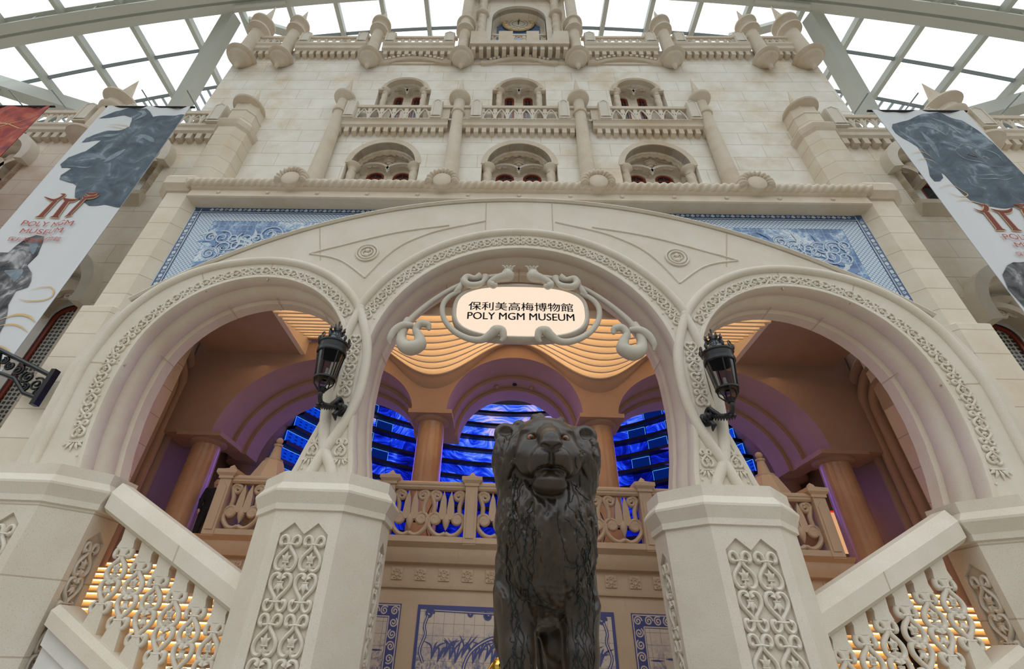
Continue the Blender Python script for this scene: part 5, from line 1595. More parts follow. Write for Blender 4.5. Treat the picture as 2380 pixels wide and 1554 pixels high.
for s in (-1, 1):
    S = lambda L: [(s * p[0],) + tuple(p[1:]) for p in L]
    rope(S([(.30, 8.86, .2), (.62, 8.86, .2), (1.15, 8.70, .2), (1.55, 8.47, .2), (1.95, 8.12, .2), (2.30, 7.72, .2), (2.46, 7.45, .2)]), [.05, .06, .06, .06, .065, .07, .08], 'arch_rod')
    rope(S([(.24, 9.02, .14), (.30, 8.88, .10), (.30, 8.75, .06), (.52, 8.66, .04), (.68, 8.52, .03), (.60, 8.44, .02), (.52, 8.47, .02)]), [.05, .13, .16, .10, .08, .09, .03], 'leaf_scroll')
    for dx in (-.09, -.03, .03, .09):
        rope(S([(.27 + dx * .5, 8.92, .12), (.27 + dx, 9.04, .08), (.27 + dx * 1.7, 9.06, .04)]), [.03, .035, .02], 'crown_leaf', 3)
    rope(S([(.92, 8.78, .1), (1.05, 8.70, .08), (1.22, 8.72, .06), (1.28, 8.58, .05), (1.18, 8.46, .04), (.98, 8.46, .04), (.84, 8.60, .08), (.80, 8.78, .12)]), [.10, .06, .075, .085, .085, .08, .06, .10], 'twist_scroll')
    rope(S([(1.36, 8.70, .1), (1.33, 8.55, .1), (1.40, 8.38, .1), (1.48, 8.28, .1)]), [.02, .06, .07, .04], 'tendril', 4)
    rope(S([(1.36, 8.34, .12), (1.60, 8.16, .12), (1.72, 7.90, .12), (1.66, 7.55, .12), (1.42, 7.22, .10), (1.10, 7.02, .08), (.82, 6.98, .06), (.62, 7.10, .02), (.52, 7.19, .0), (.40, 7.18, .0), (.36, 7.02, .02), (.42, 6.93, .02)]),
         [.05, .06, .06, .06, .065, .07, .08, .10, .12, .10, .07, .03], 'side_hoop', 5)
    rope(S([(2.42, 7.52, .16), (2.50, 7.28, .12), (2.52, 7.02, .10), (2.44, 6.82, .08), (2.26, 6.74, .06), (2.10, 6.84, .06), (2.14, 7.04, .06), (2.22, 7.20, .06), (2.14, 7.36, .06), (1.98, 7.33, .06), (1.94, 7.20, .06)]),
         [.11, .10, .11, .14, .17, .15, .10, .08, .09, .08, .03], 'end_scroll', 5)
    rope(S([(2.30, 7.34, .1), (2.50, 7.30, .04), (2.66, 7.16, .04), (2.74, 6.96, .06), (2.72, 6.82, .08)]), [.06, .09, .09, .07, .02], 'end_leaf', 5)

# ================================================================== wall lanterns
def lantern(s):
    w = 'left' if s < 0 else 'right'
    x = s * 3.60 + (.02 if s > 0 else 0); y = -.60
    dz = -.02
    t = thing('wall_lantern', 'black iron wall lantern with crown on the %s pillar of the central arch' % w, 'lantern', (x, y, 5.2 + dz))
    Z = lambda z: z + dz
    # glazed body
    MB().lathe([(0.2479, Z(6.16)), (0.2306, Z(6.02)), (0.1783, Z(5.62)), (0.1757, Z(5.62)), (0.2279, Z(6.02)), (0.2436, Z(6.16))], (x, y, 0), 32).obj('glass_body', M_LANT, t, 60)
    m = MB()
    for k in range(6):
        a = k * PI / 3 + .3
        m.tube([(x + r * math.cos(a), y + r * math.sin(a), Z(z)) for r, z in ((.252, 6.16), (.183, 5.62), (.165, 5.52), (.087, 5.42), (.052, 5.38))], .013, 6)
    m.obj('cage_bar', M_IRON, t, 40)
    MB().lathe([(0.261, Z(6.14)), (0.2741, Z(6.16)), (0.2741, Z(6.22)), (0.2566, Z(6.24)), (0.261, Z(6.33)), (0.2871, Z(6.35)), (0.2871, Z(6.38)), (0.2262, Z(6.40)), (0.2349, Z(6.14))], (x, y, 0), 36).obj('top_band', M_IRON, t, 30)
    MB().lathe([(0.1783, Z(5.60)), (0.2001, Z(5.61)), (0.2001, Z(5.64)), (0.1783, Z(5.65))], (x, y, 0), 32).obj('lower_ring', M_IRON, t, 30)
    m = MB()
    for k in range(12):
        a = k * PI / 6
        cx, cy = x + 0.283 * math.cos(a), y + 0.283 * math.sin(a)
        if k % 2: m.tube([(cx, cy, Z(6.38)), (cx, cy, Z(6.44)), (cx * 1.0, cy, Z(6.50))], [.02, .035, .008], 6)
        else:
            tx, ty = -math.sin(a), math.cos(a)
            m.tube([(cx + tx * .045 * math.cos(q), cy + ty * .045 * math.cos(q), Z(6.44) + .06 * math.sin(q)) for q in np.linspace(0, 2 * PI, 13)[:-1]], .010, 5, True)
            m.tube([(cx, cy, Z(6.38)), (cx, cy, Z(6.50))], .008, 5)
    m.obj('crest', M_IRON, t, 40)
    MB().lathe([(0.2175, Z(6.38)), (0.174, Z(6.46)), (0.1305, Z(6.53)), (0.087, Z(6.56)), (0.087, Z(6.62)), (0.1131, Z(6.64)), (0.0522, Z(6.68)), (0, Z(6.69))], (x, y, 0), 28).obj('dome', mat('lantern_dome', (.10, .12, .14), .3, .6), t, 40)
    m = MB()
    for k in range(8):
        a = k * PI / 4
        m.tube([(x + r * math.cos(a), y + r * math.sin(a), Z(z)) for r, z in ((.11, 6.62), (.14, 6.67), (.13, 6.72), (.155, 6.75))], [.02, .03, .022, .006], 6)
    m.lathe([(0.0435, Z(6.66)), (0.0522, Z(6.72)), (0.02175, Z(6.76)), (0.01566, Z(6.88)), (0.02262, Z(6.90)), (0, Z(6.94))], (x, y, 0), 14)
    m.obj('crown', M_IRON, t, 50)
    MB().lathe([(0, Z(5.60)), (0.03915, Z(5.60)), (0.03915, Z(5.74)), (0.0261, Z(5.75)), (0.0261, Z(5.85)), (0, Z(5.86))], (x, y, 0), 14).obj('bulb_holder', mat('bulb_holder', (.45, .43, .38), .4), t, 40)
    # arm from the wall
    xw = s * 3.38
    arm = MB()
    arm.tube([tuple(q) for q in catmull([(x, y, Z(5.42)), (x, y, Z(5.28)), (x - s * .03, y + .05, Z(5.18)), (x - s * .10, y + .22, Z(5.20)), (x - s * .14, y + .36, Z(5.34)), (x - s * .18, y + .46, Z(5.46)), (x - s * .21, y + .54, Z(5.42)), (xw, -.06, Z(5.30))], 5)], .042, 8)
    for q in np.linspace(.1, .9, 9):
        px, py, pz = x - s * .20 * q, y + .56 * q, Z(5.19) + .26 * q * q
        for e_ in (-1, 1):
            arm.tube([(px, py, pz), (px + s * .05 * e_, py - .02, pz - .05), (px + s * .05 * e_, py + .03, pz - .10)], [.03, .038, .005], 6)
    arm.obj('scroll_arm', M_IRON, t, 50)
    MB().lathe([(.06, Z(5.36)), (.08, Z(5.44)), (.05, Z(5.46))], (x, y, 0), 14).obj('socket', M_IRON, t, 40)
    m = MB().lathe([(.0, -.26), (.05, -.24), (.06, -.19), (.085, -.17), (.085, -.13), (.07, -.11), (.10, -.09), (.105, -.02), (.13, .0), (.13, .06)], (xw, 0, Z(5.29)), 18, 'y')
    m.tube([(xw, -.14, Z(5.22)), (xw + s * .05, -.18, Z(5.12)), (xw + s * .02, -.14, Z(5.02))], [.05, .055, .01], 8)
    m.obj('wall_boss', M_IRON, t, 40)
lantern(-1); lantern(1)
# ================================================================== glazed vault overhead
VR = 62.0; VC = 36.3 - VR
def vz(x, d=0.): return VC + math.sqrt((VR + d) ** 2 - x * x)
VX = np.linspace(-40, 40, 81)
m = MB()
for d in (.0, .03):
    m.loft([[(x, -30, vz(x, d)) for x in VX], [(x, 13, vz(x, d)) for x in VX]], False)
g_ = m.obj('ceiling', M_GLASS, None, 60)
tag(g_, 'curved glass skylight vault over the plaza', 'ceiling', kind='structure')
rf = thing('roof_frame', 'pale green steel roof frame of beams and rafters under the skylight', 'roof frame', (0, 3, 30))
RX = [2.9, 5.7, 8.5, 11.3, 14.1, 16.9, 19.9, 22.8, 25.6, 28.3, 31.1, 34, 37]
for s in (-1, 1):
    for x in RX:
        z = vz(x)
        MB().box(s * x - .14, s * x + .14, -30, 13, z - .5, z - .05).obj('rafter', M_STEEL, rf, 0)
for y in (-20.0, -15.0, -10, -5, -1.2, 6.0, 8.3, 10.6):
    MB().tube([(x, y, vz(x) - .18) for x in VX], .11, 8, ref=(0, 1, 0)).obj('purlin', M_PIPE, rf, 60)
def ibeam(y, depth, fw, name='main_beam'):
    m = MB()
    for z0, z1, y0, y1 in ((-depth, -depth + .12, y - fw, y + fw), (-.12, -.04, y - fw, y + fw), (-depth, -.05, y - .07, y + .07)):
        m.loft([[(x, a, vz(x) + b) for a, b in ((y0, z0), (y1, z0), (y1, z1), (y0, z1))] for x in VX])
    for x in np.arange(-38, 39, 2.8):
        m.box(x - .04, x + .04, y - fw + .1, y, vz(x) - depth + .1, vz(x) - .1)
    m.obj(name, M_STEEL, rf, 30)
ibeam(3.4, 1.0, .55)
ibeam(-14.0, 1.0, .62)
for s in (-1, 1):
    def bar(p, q, w, nm):
        p, q = Vector(p), Vector(q); d = (q - p).normalized()
        u = d.cross(Vector((0, 1, 0))).normalized(); v = d.cross(u)
        MB().loft([[tuple(c + u * a * w + v * b * w) for a, b in ((-1, -1), (1, -1), (1, 1), (-1, 1))] for c in (p, q)]).obj(nm, M_STEEL, rf, 0)
    bar((s * 17.3, 4.2, vz(17.3) - .8), (s * 19.2, 6.4, 26.2), .36, 'diagonal_strut')
    bar((s * 33.0, 6.2, 29.6), (s * 23.0, 6.2, 25.4), .42, 'eave_beam')
    bar((s * 13.6, 6.0, vz(13.6) - .3), (s * 16.6, 4.6, vz(16.6) - .6), .22, 'brace')
    MB().tube([(s * 16.8, 3.6, vz(16.8) - 1.2), (s * 13.9, 3.6, vz(13.9) - 1.2)], .12, 10).obj('service_pipe', M_STEEL, rf, 40)
t = thing('sun_louvre', 'bank of slim outdoor louvre blades above the glass at the far eaves', 'louvre', (0, 10, 36))
M_LOUV = mat('louvre_blade', (.62, .66, .74), .5)
m = MB()
for x in np.arange(-30, 30.1, .55):
    if abs(x) < 13: continue
    z = vz(x) + .5
    m.box(x - .09, x + .09, 8.5, 10.6, z, z + .06)
m.obj('blade_bank', M_LOUV, t, 0)

# ================================================================== signed distance sculpting
class SDF:
    def __init__(self, lo, hi, h):
        self.lo = np.array(lo, float); self.h = h
        self.n = np.ceil((np.array(hi) - self.lo) / h).astype(int) + 1
        self.ax = [self.lo[i] + h * np.arange(self.n[i]) for i in range(3)]
        self.D = np.full(self.n, 9.0, np.float32)
    def region(self, lo, hi):
        s = []
        for i in range(3):
            a = int(max(0, math.floor((lo[i] - self.lo[i]) / self.h))); b = int(min(self.n[i], math.ceil((hi[i] - self.lo[i]) / self.h) + 1))
            s.append(slice(a, max(a, b)))
        return tuple(s)
    def grid(self, sl):
        return np.meshgrid(*[self.ax[i][sl[i]] for i in range(3)], indexing='ij')
    def put(self, sl, d, k, sub=False):
        o = self.D[sl]
        if sub: d = -d; h = np.clip(.5 - .5 * (d - o) / k, 0, 1); self.D[sl] = o * h + d * (1 - h) + k * h * (1 - h)
        else: h = np.clip(.5 + .5 * (d - o) / k, 0, 1); self.D[sl] = o * h + d * (1 - h) - k * h * (1 - h)
    def ell(self, c, r, k=.05, sub=False, rx=0):
        c = np.array(c, float); r = np.array(r, float)
        R = r.max() + 3 * k + .1
        sl = self.region(c - R, c + R)
        X, Y, Z = self.grid(sl)
        x, y, z = X - c[0], Y - c[1], Z - c[2]
        if rx:
            cs, sn = math.cos(rx), math.sin(rx)
            y, z = y * cs + z * sn, -y * sn + z * cs
        q = np.sqrt((x / r[0]) ** 2 + (y / r[1]) ** 2 + (z / r[2]) ** 2)
        q2 = np.sqrt((x / r[0] ** 2) ** 2 + (y / r[1] ** 2) ** 2 + (z / r[2] ** 2) ** 2)
        self.put(sl, q * (q - 1) / np.maximum(q2, 1e-6), k, sub)
        return self
    def cap(self, a, b, ra, rb, k=.03, sub=False):
        a, b = np.array(a, float), np.array(b, float)
        R = max(ra, rb) + 2.5 * k + .03
        sl = self.region(np.minimum(a, b) - R, np.maximum(a, b) + R)
        if any(s.stop <= s.start for s in sl): return self
        X, Y, Z = self.grid(sl)
        ba = b - a
        t = np.clip(((X - a[0]) * ba[0] + (Y - a[1]) * ba[1] + (Z - a[2]) * ba[2]) / max(ba @ ba, 1e-9), 0, 1)
        d = np.sqrt((X - a[0] - t * ba[0]) ** 2 + (Y - a[1] - t * ba[1]) ** 2 + (Z - a[2] - t * ba[2]) ** 2) - (ra + (rb - ra) * t)
        self.put(sl, d, k, sub)
        return self
    def chain(self, pts, rs, k=.03, sub=False):
        for i in range(len(pts) - 1): self.cap(pts[i], pts[i + 1], rs[i], rs[i + 1], k, sub)
        return self
    def front(self, x, z, y0=-9.):
        """first y (coming from the viewer) where the surface starts at column x,z"""
        i = int(round((x - self.lo[0]) / self.h)); k = int(round((z - self.lo[2]) / self.h))
        if not (0 <= i < self.n[0] and 0 <= k < self.n[2]): return None
        col = self.D[i, :, k]
        w = np.nonzero(col < 0)[0]
        if len(w) == 0: return None
        j = w[0]
        if j == 0: return self.ax[1][0]
        return self.ax[1][j] - self.h * (0 - col[j]) / (col[j - 1] - col[j])
    def mesh(self, name, material, smooth_iter=2):
        D = self.D; S = D < 0
        n = self.n
        c = np.zeros(n - 1, np.int8)
        corners = [(i, j, k) for i in (0, 1) for j in (0, 1) for k in (0, 1)]
        def sh(A, o): return A[o[0]:o[0] + n[0] - 1, o[1]:o[1] + n[1] - 1, o[2]:o[2] + n[2] - 1]
        for o in corners: c += sh(S, o)
        act = (c > 0) & (c < 8)
        idx = np.full(act.shape, -1, np.int64); idx[act] = np.arange(act.sum())
        cell = np.argwhere(act)
        V = np.zeros((len(cell), 3)); cnt = np.zeros(len(cell))
        for a in corners:
            for ax in range(3):
                if a[ax]: continue
                b = list(a); b[ax] = 1
                da = D[cell[:, 0] + a[0], cell[:, 1] + a[1], cell[:, 2] + a[2]]; db = D[cell[:, 0] + b[0], cell[:, 1] + b[1], cell[:, 2] + b[2]]
                cr = (da < 0) != (db < 0)
                t = np.where(cr, da / np.where(cr, da - db, 1), 0)
                p = np.array(a, float) + 0 * V
                p[:, ax] += t
                V[cr] += p[cr]; cnt += cr
        V = (V / cnt[:, None] + cell) * self.h + self.lo
        F = []
        for ax in range(3):
            o1, o2 = [(1, 2), (2, 0), (0, 1)][ax]
            A = S; B = np.roll(S, -1, ax)
            e_ = A != B
            q = np.argwhere(e_)
            q = q[(q[:, ax] < n[ax] - 1) & (q[:, o1] > 0) & (q[:, o2] > 0) & (q[:, o1] < n[o1] - 1) & (q[:, o2] < n[o2] - 1)]
            def at(d1, d2):
                r = q.copy(); r[:, o1] -= d1; r[:, o2] -= d2
                return idx[r[:, 0], r[:, 1], r[:, 2]]
            quad = np.stack([at(1, 1), at(0, 1), at(0, 0), at(1, 0)], 1)
            flip = ~A[q[:, 0], q[:, 1], q[:, 2]]
            quad[flip] = quad[flip][:, ::-1]
            F.append(quad[(quad >= 0).all(1)])
        F = np.concatenate(F)
        for _ in range(smooth_iter):
            acc = np.zeros_like(V); k = np.zeros(len(V))
            for i in range(4):
                np.add.at(acc, F[:, i], V[F[:, (i + 1) % 4]]); np.add.at(k, F[:, i], 1)
            V = .5 * V + .5 * acc / np.maximum(k, 1)[:, None]
        me = bpy.data.meshes.new(name)
        me.from_pydata(V.tolist(), [], F.tolist())
        me.materials.append(material)
        me.polygons.foreach_set('use_smooth', [True] * len(me.polygons))
        me.update()
        return me

# ================================================================== bronze lion
def bronze_build(nt, b):
    g = NT(nt)
    a = g.noise(3.2, 5, .65, .6); f = g.noise(38, 4, .6)
    c = g.ramp(a, [(.36, (.017, .013, .010)), (.52, (.040, .024, .013)), (.68, (.036, .032, .031))])
    g.l(c, b.inputs['Base Color'])
    g.l(g.ramp(a, [(.35, .30), (.65, .44)]), b.inputs['Roughness'])
    g.bump(f, b, .10, .01)
M_BRONZE = mat('dark_bronze', (.05, .04, .03), .3, .0, build=bronze_build, Coat_Weight=.22, Coat_Roughness=.22, Specular_IOR_Level=.38)
M_VINE = mat('green_black_vine', (.004, .009, .007), .5, .1)
LX = .135
lion = thing('bronze_lion', 'large dark bronze standing lion statue with full mane, in front of the central arch', 'statue', (LX, -2, .72))
S = SDF((LX - .82, -3.80, .68), (LX + .82, -.30, 4.02), .0130)
L = lambda x, y, z: (LX + x, y, z)
# trunk and hindquarters
S.ell(L(0, -1.75, 2.28), (.44, .95, .46), .1)
S.ell(L(0, -2.45, 2.35), (.47, .48, .52), .12)
S.ell(L(0, -1.05, 2.25), (.43, .50, .47), .1)
# neck, mane mass
S.ell(L(0, -2.55, 2.95), (.50, .52, .70), .15)
S.ell(L(0, -2.70, 3.28), (.56, .42, .50), .12)
S.ell(L(0, -2.72, 2.65), (.52, .44, .55), .15)
S.ell(L(0, -2.90, 2.75), (.36, .30, .46), .12)
# skull and face
S.ell(L(0, -3.02, 3.46), (.36, .34, .34), .08)
S.ell(L(0, -3.00, 3.62), (.33, .28, .22), .06)
for s in (-1, 1):
    S.ell(L(s * .40, -2.86, 3.42), (.19, .24, .36), .08)
    S.ell(L(s * .30, -2.90, 3.62), (.20, .20, .18), .06)
S.ell(L(0, -2.90, 3.68), (.36, .24, .19), .06)
for s in (-1, 1):
    S.ell(L(s * .21, -3.19, 3.33), (.15, .14, .20), .06)
    S.ell(L(s * .185, -3.22, 3.61), (.105, .06, .040), .035)
S.ell(L(0, -3.27, 3.27), (.20, .22, .17), .06)
S.chain([L(0, -3.10, 3.64), L(0, -3.32, 3.515), L(0, -3.49, 3.395)], [.105, .112, .112], .04)
for s in (-1, 1):
    S.ell(L(s * .095, -3.425, 3.235), (.118, .135, .115), .025)
    S.ell(L(s * .135, -3.37, 3.17), (.10, .12, .09), .03)
S.ell(L(0, -3.545, 3.345), (.118, .060, .050), .018)
S.ell(L(0, -3.25, 3.03), (.18, .15, .10), .06)
S.ell(L(0, -3.315, 3.025), (.155, .118, .092), .035)
def carve(pts, rs, dy=.0, k=.012):
    q, rr = [], []
    for (x, z), r_ in zip(pts, rs):
        y = S.front(LX + x, z)
        if y is not None: q.append((LX + x, y + dy, z)); rr.append(r_)
    S.chain(q, rr, k, True)
mp_ = catmull([(-.215, 3.035), (-.16, 3.085), (-.08, 3.125), (0, 3.140), (.08, 3.125), (.16, 3.085), (.215, 3.035)], 2)
carve([tuple(a) for a in mp_], .007 + .021 * np.sin(np.linspace(.2, PI - .2, len(mp_))), -.002)
carve([(0, 3.30), (0, 3.25), (0, 3.20), (0, 3.16)], [.012, .018, .024, .024], -.004)
for s in (-1, 1):
    carve([(s * .045, 3.305), (s * .075, 3.315), (s * .095, 3.325)], [.022, .022, .014], .004)
    carve([(s * .17, 3.29), (s * .205, 3.22), (s * .225, 3.14)], [.010, .012, .008], -.002)
    carve([(s * .135, 3.505), (s * .165, 3.512), (s * .20, 3.512), (s * .225, 3.507)], [.018, .032, .030, .016], .004)
    for r_ in range(3):
        for q_ in range(4):
            x_, z_ = s * (.085 + .03 * q_), 3.25 - .032 * r_ - .006 * q_
            carve([(x_, z_), (x_ + .002, z_ + .002)], [.006, .006], 0, .003)
carve([(.0, 3.70), (.0, 3.62)], [.010, .014], 0)
for s in (-1, 1): carve([(s * .05, 3.70), (s * .07, 3.63)], [.008, .010], 0)
EYE_Y = [S.front(LX + q * .182, 3.51) for q in (-1, 1)]
# ears
for s in (-1, 1):
    S.ell(L(s * .455, -2.99, 3.66), (.13, .07, .135), .04)
    S.ell(L(s * .455, -3.06, 3.65), (.080, .05, .085), .02, True)
# legs with shoulders and paws
for s in (-1, 1):
    S.chain([L(s * .28, -2.45, 2.42), L(s * .315, -2.52, 2.02), L(s * .30, -2.60, 1.62), L(s * .265, -2.62, 1.30), L(s * .26, -2.66, .98)], [.26, .215, .172, .150, .155], .06)
    S.ell(L(s * .26, -2.78, .86), (.19, .26, .13), .05)
    for q in (-.1, -.033, .033, .1): S.ell(L(s * .26 + q, -3.0, .83), (.05, .09, .08), .02)
    S.chain([L(s * .24, -1.0, 2.25), L(s * .29, -1.22, 1.75), L(s * .27, -.86, 1.32), L(s * .27, -.95, .95)], [.33, .24, .13, .13], .06)
    S.ell(L(s * .27, -1.1, .86), (.16, .25, .12), .05)
S.chain([L(0, -.58, 2.40), L(.05, -.42, 2.0), L(.10, -.45, 1.5), L(.12, -.52, 1.15)], [.09, .06, .055, .08], .04)
# mane locks drawn over the surface
rnd = random.Random(11)
base = S.D.copy()
def surf(x, z):
    y = S.front(LX + x, z)
    return None if y is None else y
locks = []
for i in range(200):
    s = rnd.choice((-1, 1))
    u = rnd.random()
    if i < 26:      # forehead tuft
        x0 = rnd.uniform(-.30, .30); z0 = 3.74 + .09 * math.cos(x0 * 4) + rnd.uniform(-.02, .03)
        pts = [(x0, z0), (x0 * 1.12 + rnd.uniform(-.03, .03), z0 + .045), (x0 * 1.25 + rnd.uniform(-.04, .04), z0 + .08)]
        r = rnd.uniform(.034, .050)
    elif i < 120:    # beside the face
        x0 = s * rnd.uniform(.32, .53); z0 = rnd.uniform(2.75, 3.62)
        ln = rnd.uniform(.28, .48); o_ = .12 if abs(x0) < .42 else .045
        pts = [(x0, z0), (x0 + s * o_ * .6, z0 - ln * .25 + rnd.uniform(-.02, .05)), (x0 + s * (o_ + rnd.uniform(-.02, .02)), z0 - ln * .6), (x0 + s * (o_ * .8 + rnd.uniform(-.05, .03)), z0 - ln)]
        r = rnd.uniform(.026, .042)
    else:           # beard and chest
        x0 = rnd.uniform(-.46, .46); z0 = rnd.uniform(2.15, 3.02) if abs(x0) < .22 else rnd.uniform(2.15, 3.2)
        ln = rnd.uniform(.28, .5); w_ = rnd.uniform(-.06, .06)
        pts = [(x0, z0), (x0 + w_, z0 - ln * .33), (x0 - w_ * .6 + .02 * s, z0 - ln * .66), (x0 * .9 + w_ * .4, z0 - ln)]
        r = rnd.uniform(.026, .042)
    P = catmull(pts, 3)
    q = []
    for x, z in P:
        y = surf(x, z)
        if y is None or y > -2.25: break
        q.append((LX + x, y - (.002 if i < 120 else -.008), z))
    if len(q) > 3 and max(abs(q[a][1] - q[a + 1][1]) for a in range(len(q) - 1)) < .16:
        locks.append((q, r))
for q, r in locks:
    k = len(q)
    rr = r * np.sin(np.linspace(.55, PI - .08, k)) ** .7
    S.chain(q, rr, .018)
for i in range(130):    # combed grooves between the locks
    s = rnd.choice((-1, 1)); x0 = s * rnd.uniform(.05 if i % 3 == 0 else .33, .55); z0 = rnd.uniform(2.2, 2.95) if abs(x0) < .3 else rnd.uniform(2.3, 3.65)
    ln = rnd.uniform(.15, .35); w_ = rnd.uniform(-.04, .04)
    q = []
    for x, z in catmull([(x0, z0), (x0 + w_, z0 - ln * .5), (x0 + w_ * .3 + s * .02, z0 - ln)], 5):
        y = S.front(LX + x, z)
        if y is None or y > -2.3 or (q and abs(y - q[-1][1]) > .06): break
        q.append((LX + x, y, z))
    if len(q) > 4: S.chain(q, .011 * np.sin(np.linspace(.2, PI - .2, len(q))), .008, True)
me = S.mesh('body', M_BRONZE, 1)
link('body', me, lion)
# raised vines running over the body
m = MB()
def vine(pts, r):
    P = catmull([(x + rnd.uniform(-.016, .016), z + rnd.uniform(-.012, .012)) for x, z in catmull(pts, 4)], 3); q = []
    for x, z in P:
        y = surf(x, z)
        if y is None: break
        q.append((LX + x, y - r * .3, z))
    keep = [q[0]] if q else []
    for a in q[1:]:
        if abs(a[1] - keep[-1][1]) > .10: break
        keep.append(a)
    if len(keep) > 3:
        m.tube(keep, r * np.linspace(1, .5, len(keep)), 6)
rnd = random.Random(4)
VIN = [([(-.34, 3.2), (-.37, 2.95), (-.36, 2.7), (-.33, 2.45), (-.25, 2.25), (-.14, 2.08), (.0, 1.98), (.14, 1.95)], .014),
       ([(-.26, 3.08), (-.33, 2.9), (-.36, 2.7)], .009), ([(-.22, 2.75), (-.18, 2.55), (-.16, 2.4), (-.22, 2.3), (-.15, 2.1), (.02, 2.0)], .010),
       ([(.26, 3.3), (.32, 3.15), (.42, 3.05), (.46, 2.9), (.38, 2.72), (.34, 2.5), (.36, 2.35), (.33, 2.1), (.30, 1.85), (.27, 1.5), (.26, 1.1)], .014),
       ([(.28, 3.1), (.34, 3.0), (.46, 2.96)], .011), ([(.08, 2.62), (.12, 2.45), (.20, 2.34), (.31, 2.32)], .010), ([(.13, 2.30), (.22, 2.29), (.31, 2.32)], .008),
       ([(.14, 2.72), (.24, 2.64), (.34, 2.56)], .009), ([(-.42, 2.5), (-.40, 2.2), (-.36, 1.9), (-.32, 1.6), (-.25, 1.3)], .012), ([(-.44, 2.3), (-.36, 2.05), (-.27, 1.8), (-.25, 1.5), (-.2, 1.2)], .011),
       ([(-.40, 2.2), (-.25, 2.05), (-.05, 1.97), (.12, 1.94), (.16, 1.86), (.18, 1.6), (.2, 1.3)], .013), ([(-.3, 1.95), (-.34, 1.7), (-.3, 1.4), (-.3, 1.1)], .009),
       ([(.40, 2.4), (.44, 2.1), (.42, 1.8), (.38, 1.5), (.34, 1.2)], .012), ([(.46, 2.3), (.45, 2.0), (.40, 1.7), (.36, 1.45)], .010), ([(.22, 1.9), (.24, 1.6), (.22, 1.3)], .008), ([(.36, 1.95), (.32, 1.7), (.36, 1.4)], .008)]
for p, r in VIN: vine(p, r * .62)
for i in range(46):
    s = rnd.choice((-1, 1)); x = s * rnd.uniform(.17, .46); z = rnd.uniform(1.5, 2.1) if i % 2 else rnd.uniform(2.3, 3.0)
    w_ = rnd.uniform(-.05, .05)
    vine([(x, z), (x + w_, z - .12), (x - w_, z - .25), (x + w_ * .5, z - .4)], rnd.uniform(.005, .008))
m.obj('vine_relief', M_VINE, lion, 60)
q = [(LX + x, S.front(LX + x, z) - .004, z) for x, z in mp_ if S.front(LX + x, z) is not None]
MB().tube(q, .006 + .012 * np.sin(np.linspace(.1, PI - .1, len(q))), 8).obj('mouth', M_INK, lion, 60)  # dark tube laid in the carved mouth, painting in its shade
M_EYE = mat('amber_eye', (.22, .085, .035), .12)
for s in (-1, 1):
    ey = EYE_Y[0 if s < 0 else 1] + .010
    e_ = MB().ball(L(s * .182, ey, 3.512), .046, 16, 12).obj('eye', M_EYE, lion, 60)
    MB().ball(L(s * .180, ey - .040, 3.506), .019, 12, 8, (1, .6, 1)).obj('pupil', M_INK, e_, 60)
ped = MB().box(LX - .75, LX + .75, -3.45, -.2, 0, .62).box(LX - .68, LX + .68, -3.38, -.27, .62, .74).obj('stone_plinth', M_PIER, None, 20)
tag(ped, 'low stone plinth under the bronze lion', 'plinth')

# gold rimmed round stands either side of the lion's front leg
st = thing('gilded_ring_stand', 'gold rimmed round stand half hidden behind the front leg of the lion', 'stand', (-.1, -1.35 - .6, 0))
gx, gy, gz = -.155, .55, 1.14
MB().tube([(gx + .385 * math.cos(a), gy, gz + .45 * math.sin(a)) for a in np.linspace(0, 2 * PI, 49)[:-1]], .022, 8, True).obj('rim', M_GOLD, st, 60)
MB().lathe([(.30, 0), (.30, .06), (.05, .12), (.04, gz - .44), (0, gz - .44)], (gx, gy, 0), 20).obj('foot', M_GOLD, st, 40)
MB().ball((gx - .17, gy + .02, gz + .30), .11, 14, 10).obj('knob', M_GOLD, st, 60)

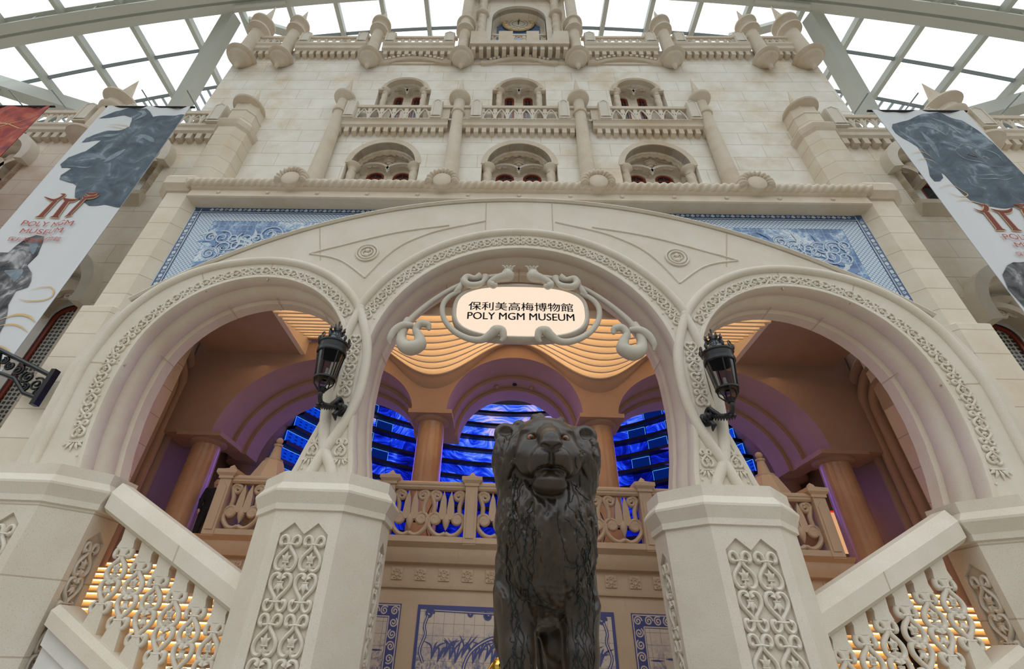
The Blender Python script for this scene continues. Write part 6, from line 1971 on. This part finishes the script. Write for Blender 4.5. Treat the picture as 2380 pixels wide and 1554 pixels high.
# ================================================================== people half hidden in the hall
def person(x, y, z, face, label, top, bottom, hair, H=1.70, stride=0.):
    t = thing('person', label, 'person', (x, y, z))
    k = H / 1.70
    ca, sa = math.cos(face), math.sin(face)
    def W(p): return (x + (p[0] * ca - p[1] * sa) * k, y + (p[0] * sa + p[1] * ca) * k, z + p[2] * k)
    def sdf(): return SDF((x - .5, y - .5, z - .02), (x + .5, y + .5, z + H + .05), .022)
    def legs(s_, g):
        for q in (-1, 1):
            st_ = q * stride
            s_.chain([W((q * .09, 0, .92)), W((q * .10, -st_ * .5 - .02, .50)), W((q * .10, -st_ + .02, .09))], [(.088 + g) * k, (.062 + g) * k, (.045 + g) * k], .03)
    def torso(s_, g):
        s_.ell(W((0, 0, 1.22)), ((.165 + g) * k, (.105 + g) * k, (.26 + g) * k), .05)
        s_.ell(W((0, 0, .98)), ((.155 + g) * k, (.11 + g) * k, (.13 + g) * k), .06)
        for q in (-1, 1):
            s_.chain([W((q * .17, 0, 1.40)), W((q * .225, .01, 1.13)), W((q * .215, -.10, .90))], [(.055 + g) * k, (.042 + g) * k, (.032 + g) * k], .03)
    b = sdf()
    torso(b, 0); legs(b, 0)
    b.cap(W((0, 0, 1.42)), W((0, -.01, 1.54)), .055 * k, .052 * k, .03)
    b.ell(W((0, -.02, 1.60)), (.075 * k, .095 * k, .115 * k), .03)
    b.cap(W((0, -.105, 1.60)), W((0, -.122, 1.575)), .012, .016, .015)
    for q in (-1, 1):
        b.ell(W((q * .078, 0, 1.60)), (.014, .025, .035), .01)
        b.ell(W((q * .213, -.125, .84)), (.028, .045, .05), .02)
        for f in range(4): b.cap(W((q * .213 + (f - 1.5) * .014, -.14, .81)), W((q * .213 + (f - 1.5) * .015, -.15, .745 + .008 * abs(f - 1.5))), .010, .008, .006)
        b.cap(W((q * .19, -.15, .84)), W((q * .18, -.175, .80)), .011, .009, .006)
        b.ell(W((q * .10, -q * stride - .06, .04)), (.045 * k, .12 * k, .045 * k), .02)
    link('body', b.mesh('body', M_SKIN, 1), t)
    c = sdf(); torso(c, .014); c.cap(W((0, 0, 1.42)), W((0, 0, 1.46)), .07, .06, .03); link('jacket', c.mesh('jacket', top, 1), t)
    c = sdf(); legs(c, .016); c.ell(W((0, 0, .95)), (.165 * k, .12 * k, .12 * k), .05); link('trousers', c.mesh('trousers', bottom, 1), t)
    c = sdf(); c.ell(W((0, .030, 1.630)), (.089 * k, .098 * k, .105 * k), .02); link('hair', c.mesh('hair', hair, 1), t)
    for q in (-1, 1): MB().ball(W((q * .032, -.108, 1.615)), .010, 8, 6).obj('eye', M_INK, t)
    MB().tube([W((-.025, -.108, 1.545)), W((0, -.116, 1.543)), W((.025, -.108, 1.545))], .005, 5).obj('mouth', M_RED, t)
person(-7.98, 4.5, 3.5, .6, 'person in black standing behind the end post of the balustrade, at left', M_BLACK, M_BLACK, M_BLACK)
M_PINK = mat('pale_pink_cloth', (.62, .42, .36), .8)
person(5.85, .66, 1.30, PI - .5, 'person in a pale pink top and black trousers on the right steps, behind the balusters', M_PINK, M_BLACK, M_BLACK, 1.62, .16)

# slim rods projecting forward over the wing balustrades
for s in (-1, 1):
    w = 'left' if s < 0 else 'right'
    for x, wh in ((13.2, 'nearest the tower'), (15.05, 'second from the tower'), (18.8, 'third from the tower'), (20.6, 'farthest from the tower')):
        X = s * x + (.12 if s > 0 else 0)
        t = thing('steel_rod', 'slim grey rod projecting over the %s wing balustrade, %s' % (w, wh), 'rod', (X, 2.4, 19.4), 'rods over the wing balustrades')
        MB().tube([(X, 2.45, 19.7), (X, 1.6, 19.7)], .028, 8).obj('arm', M_PIPE, t, 40)
        MB().tube([(X, 2.42, 19.38), (X, 2.42, 19.72)], .022, 6).obj('upright', M_PIPE, t, 40)
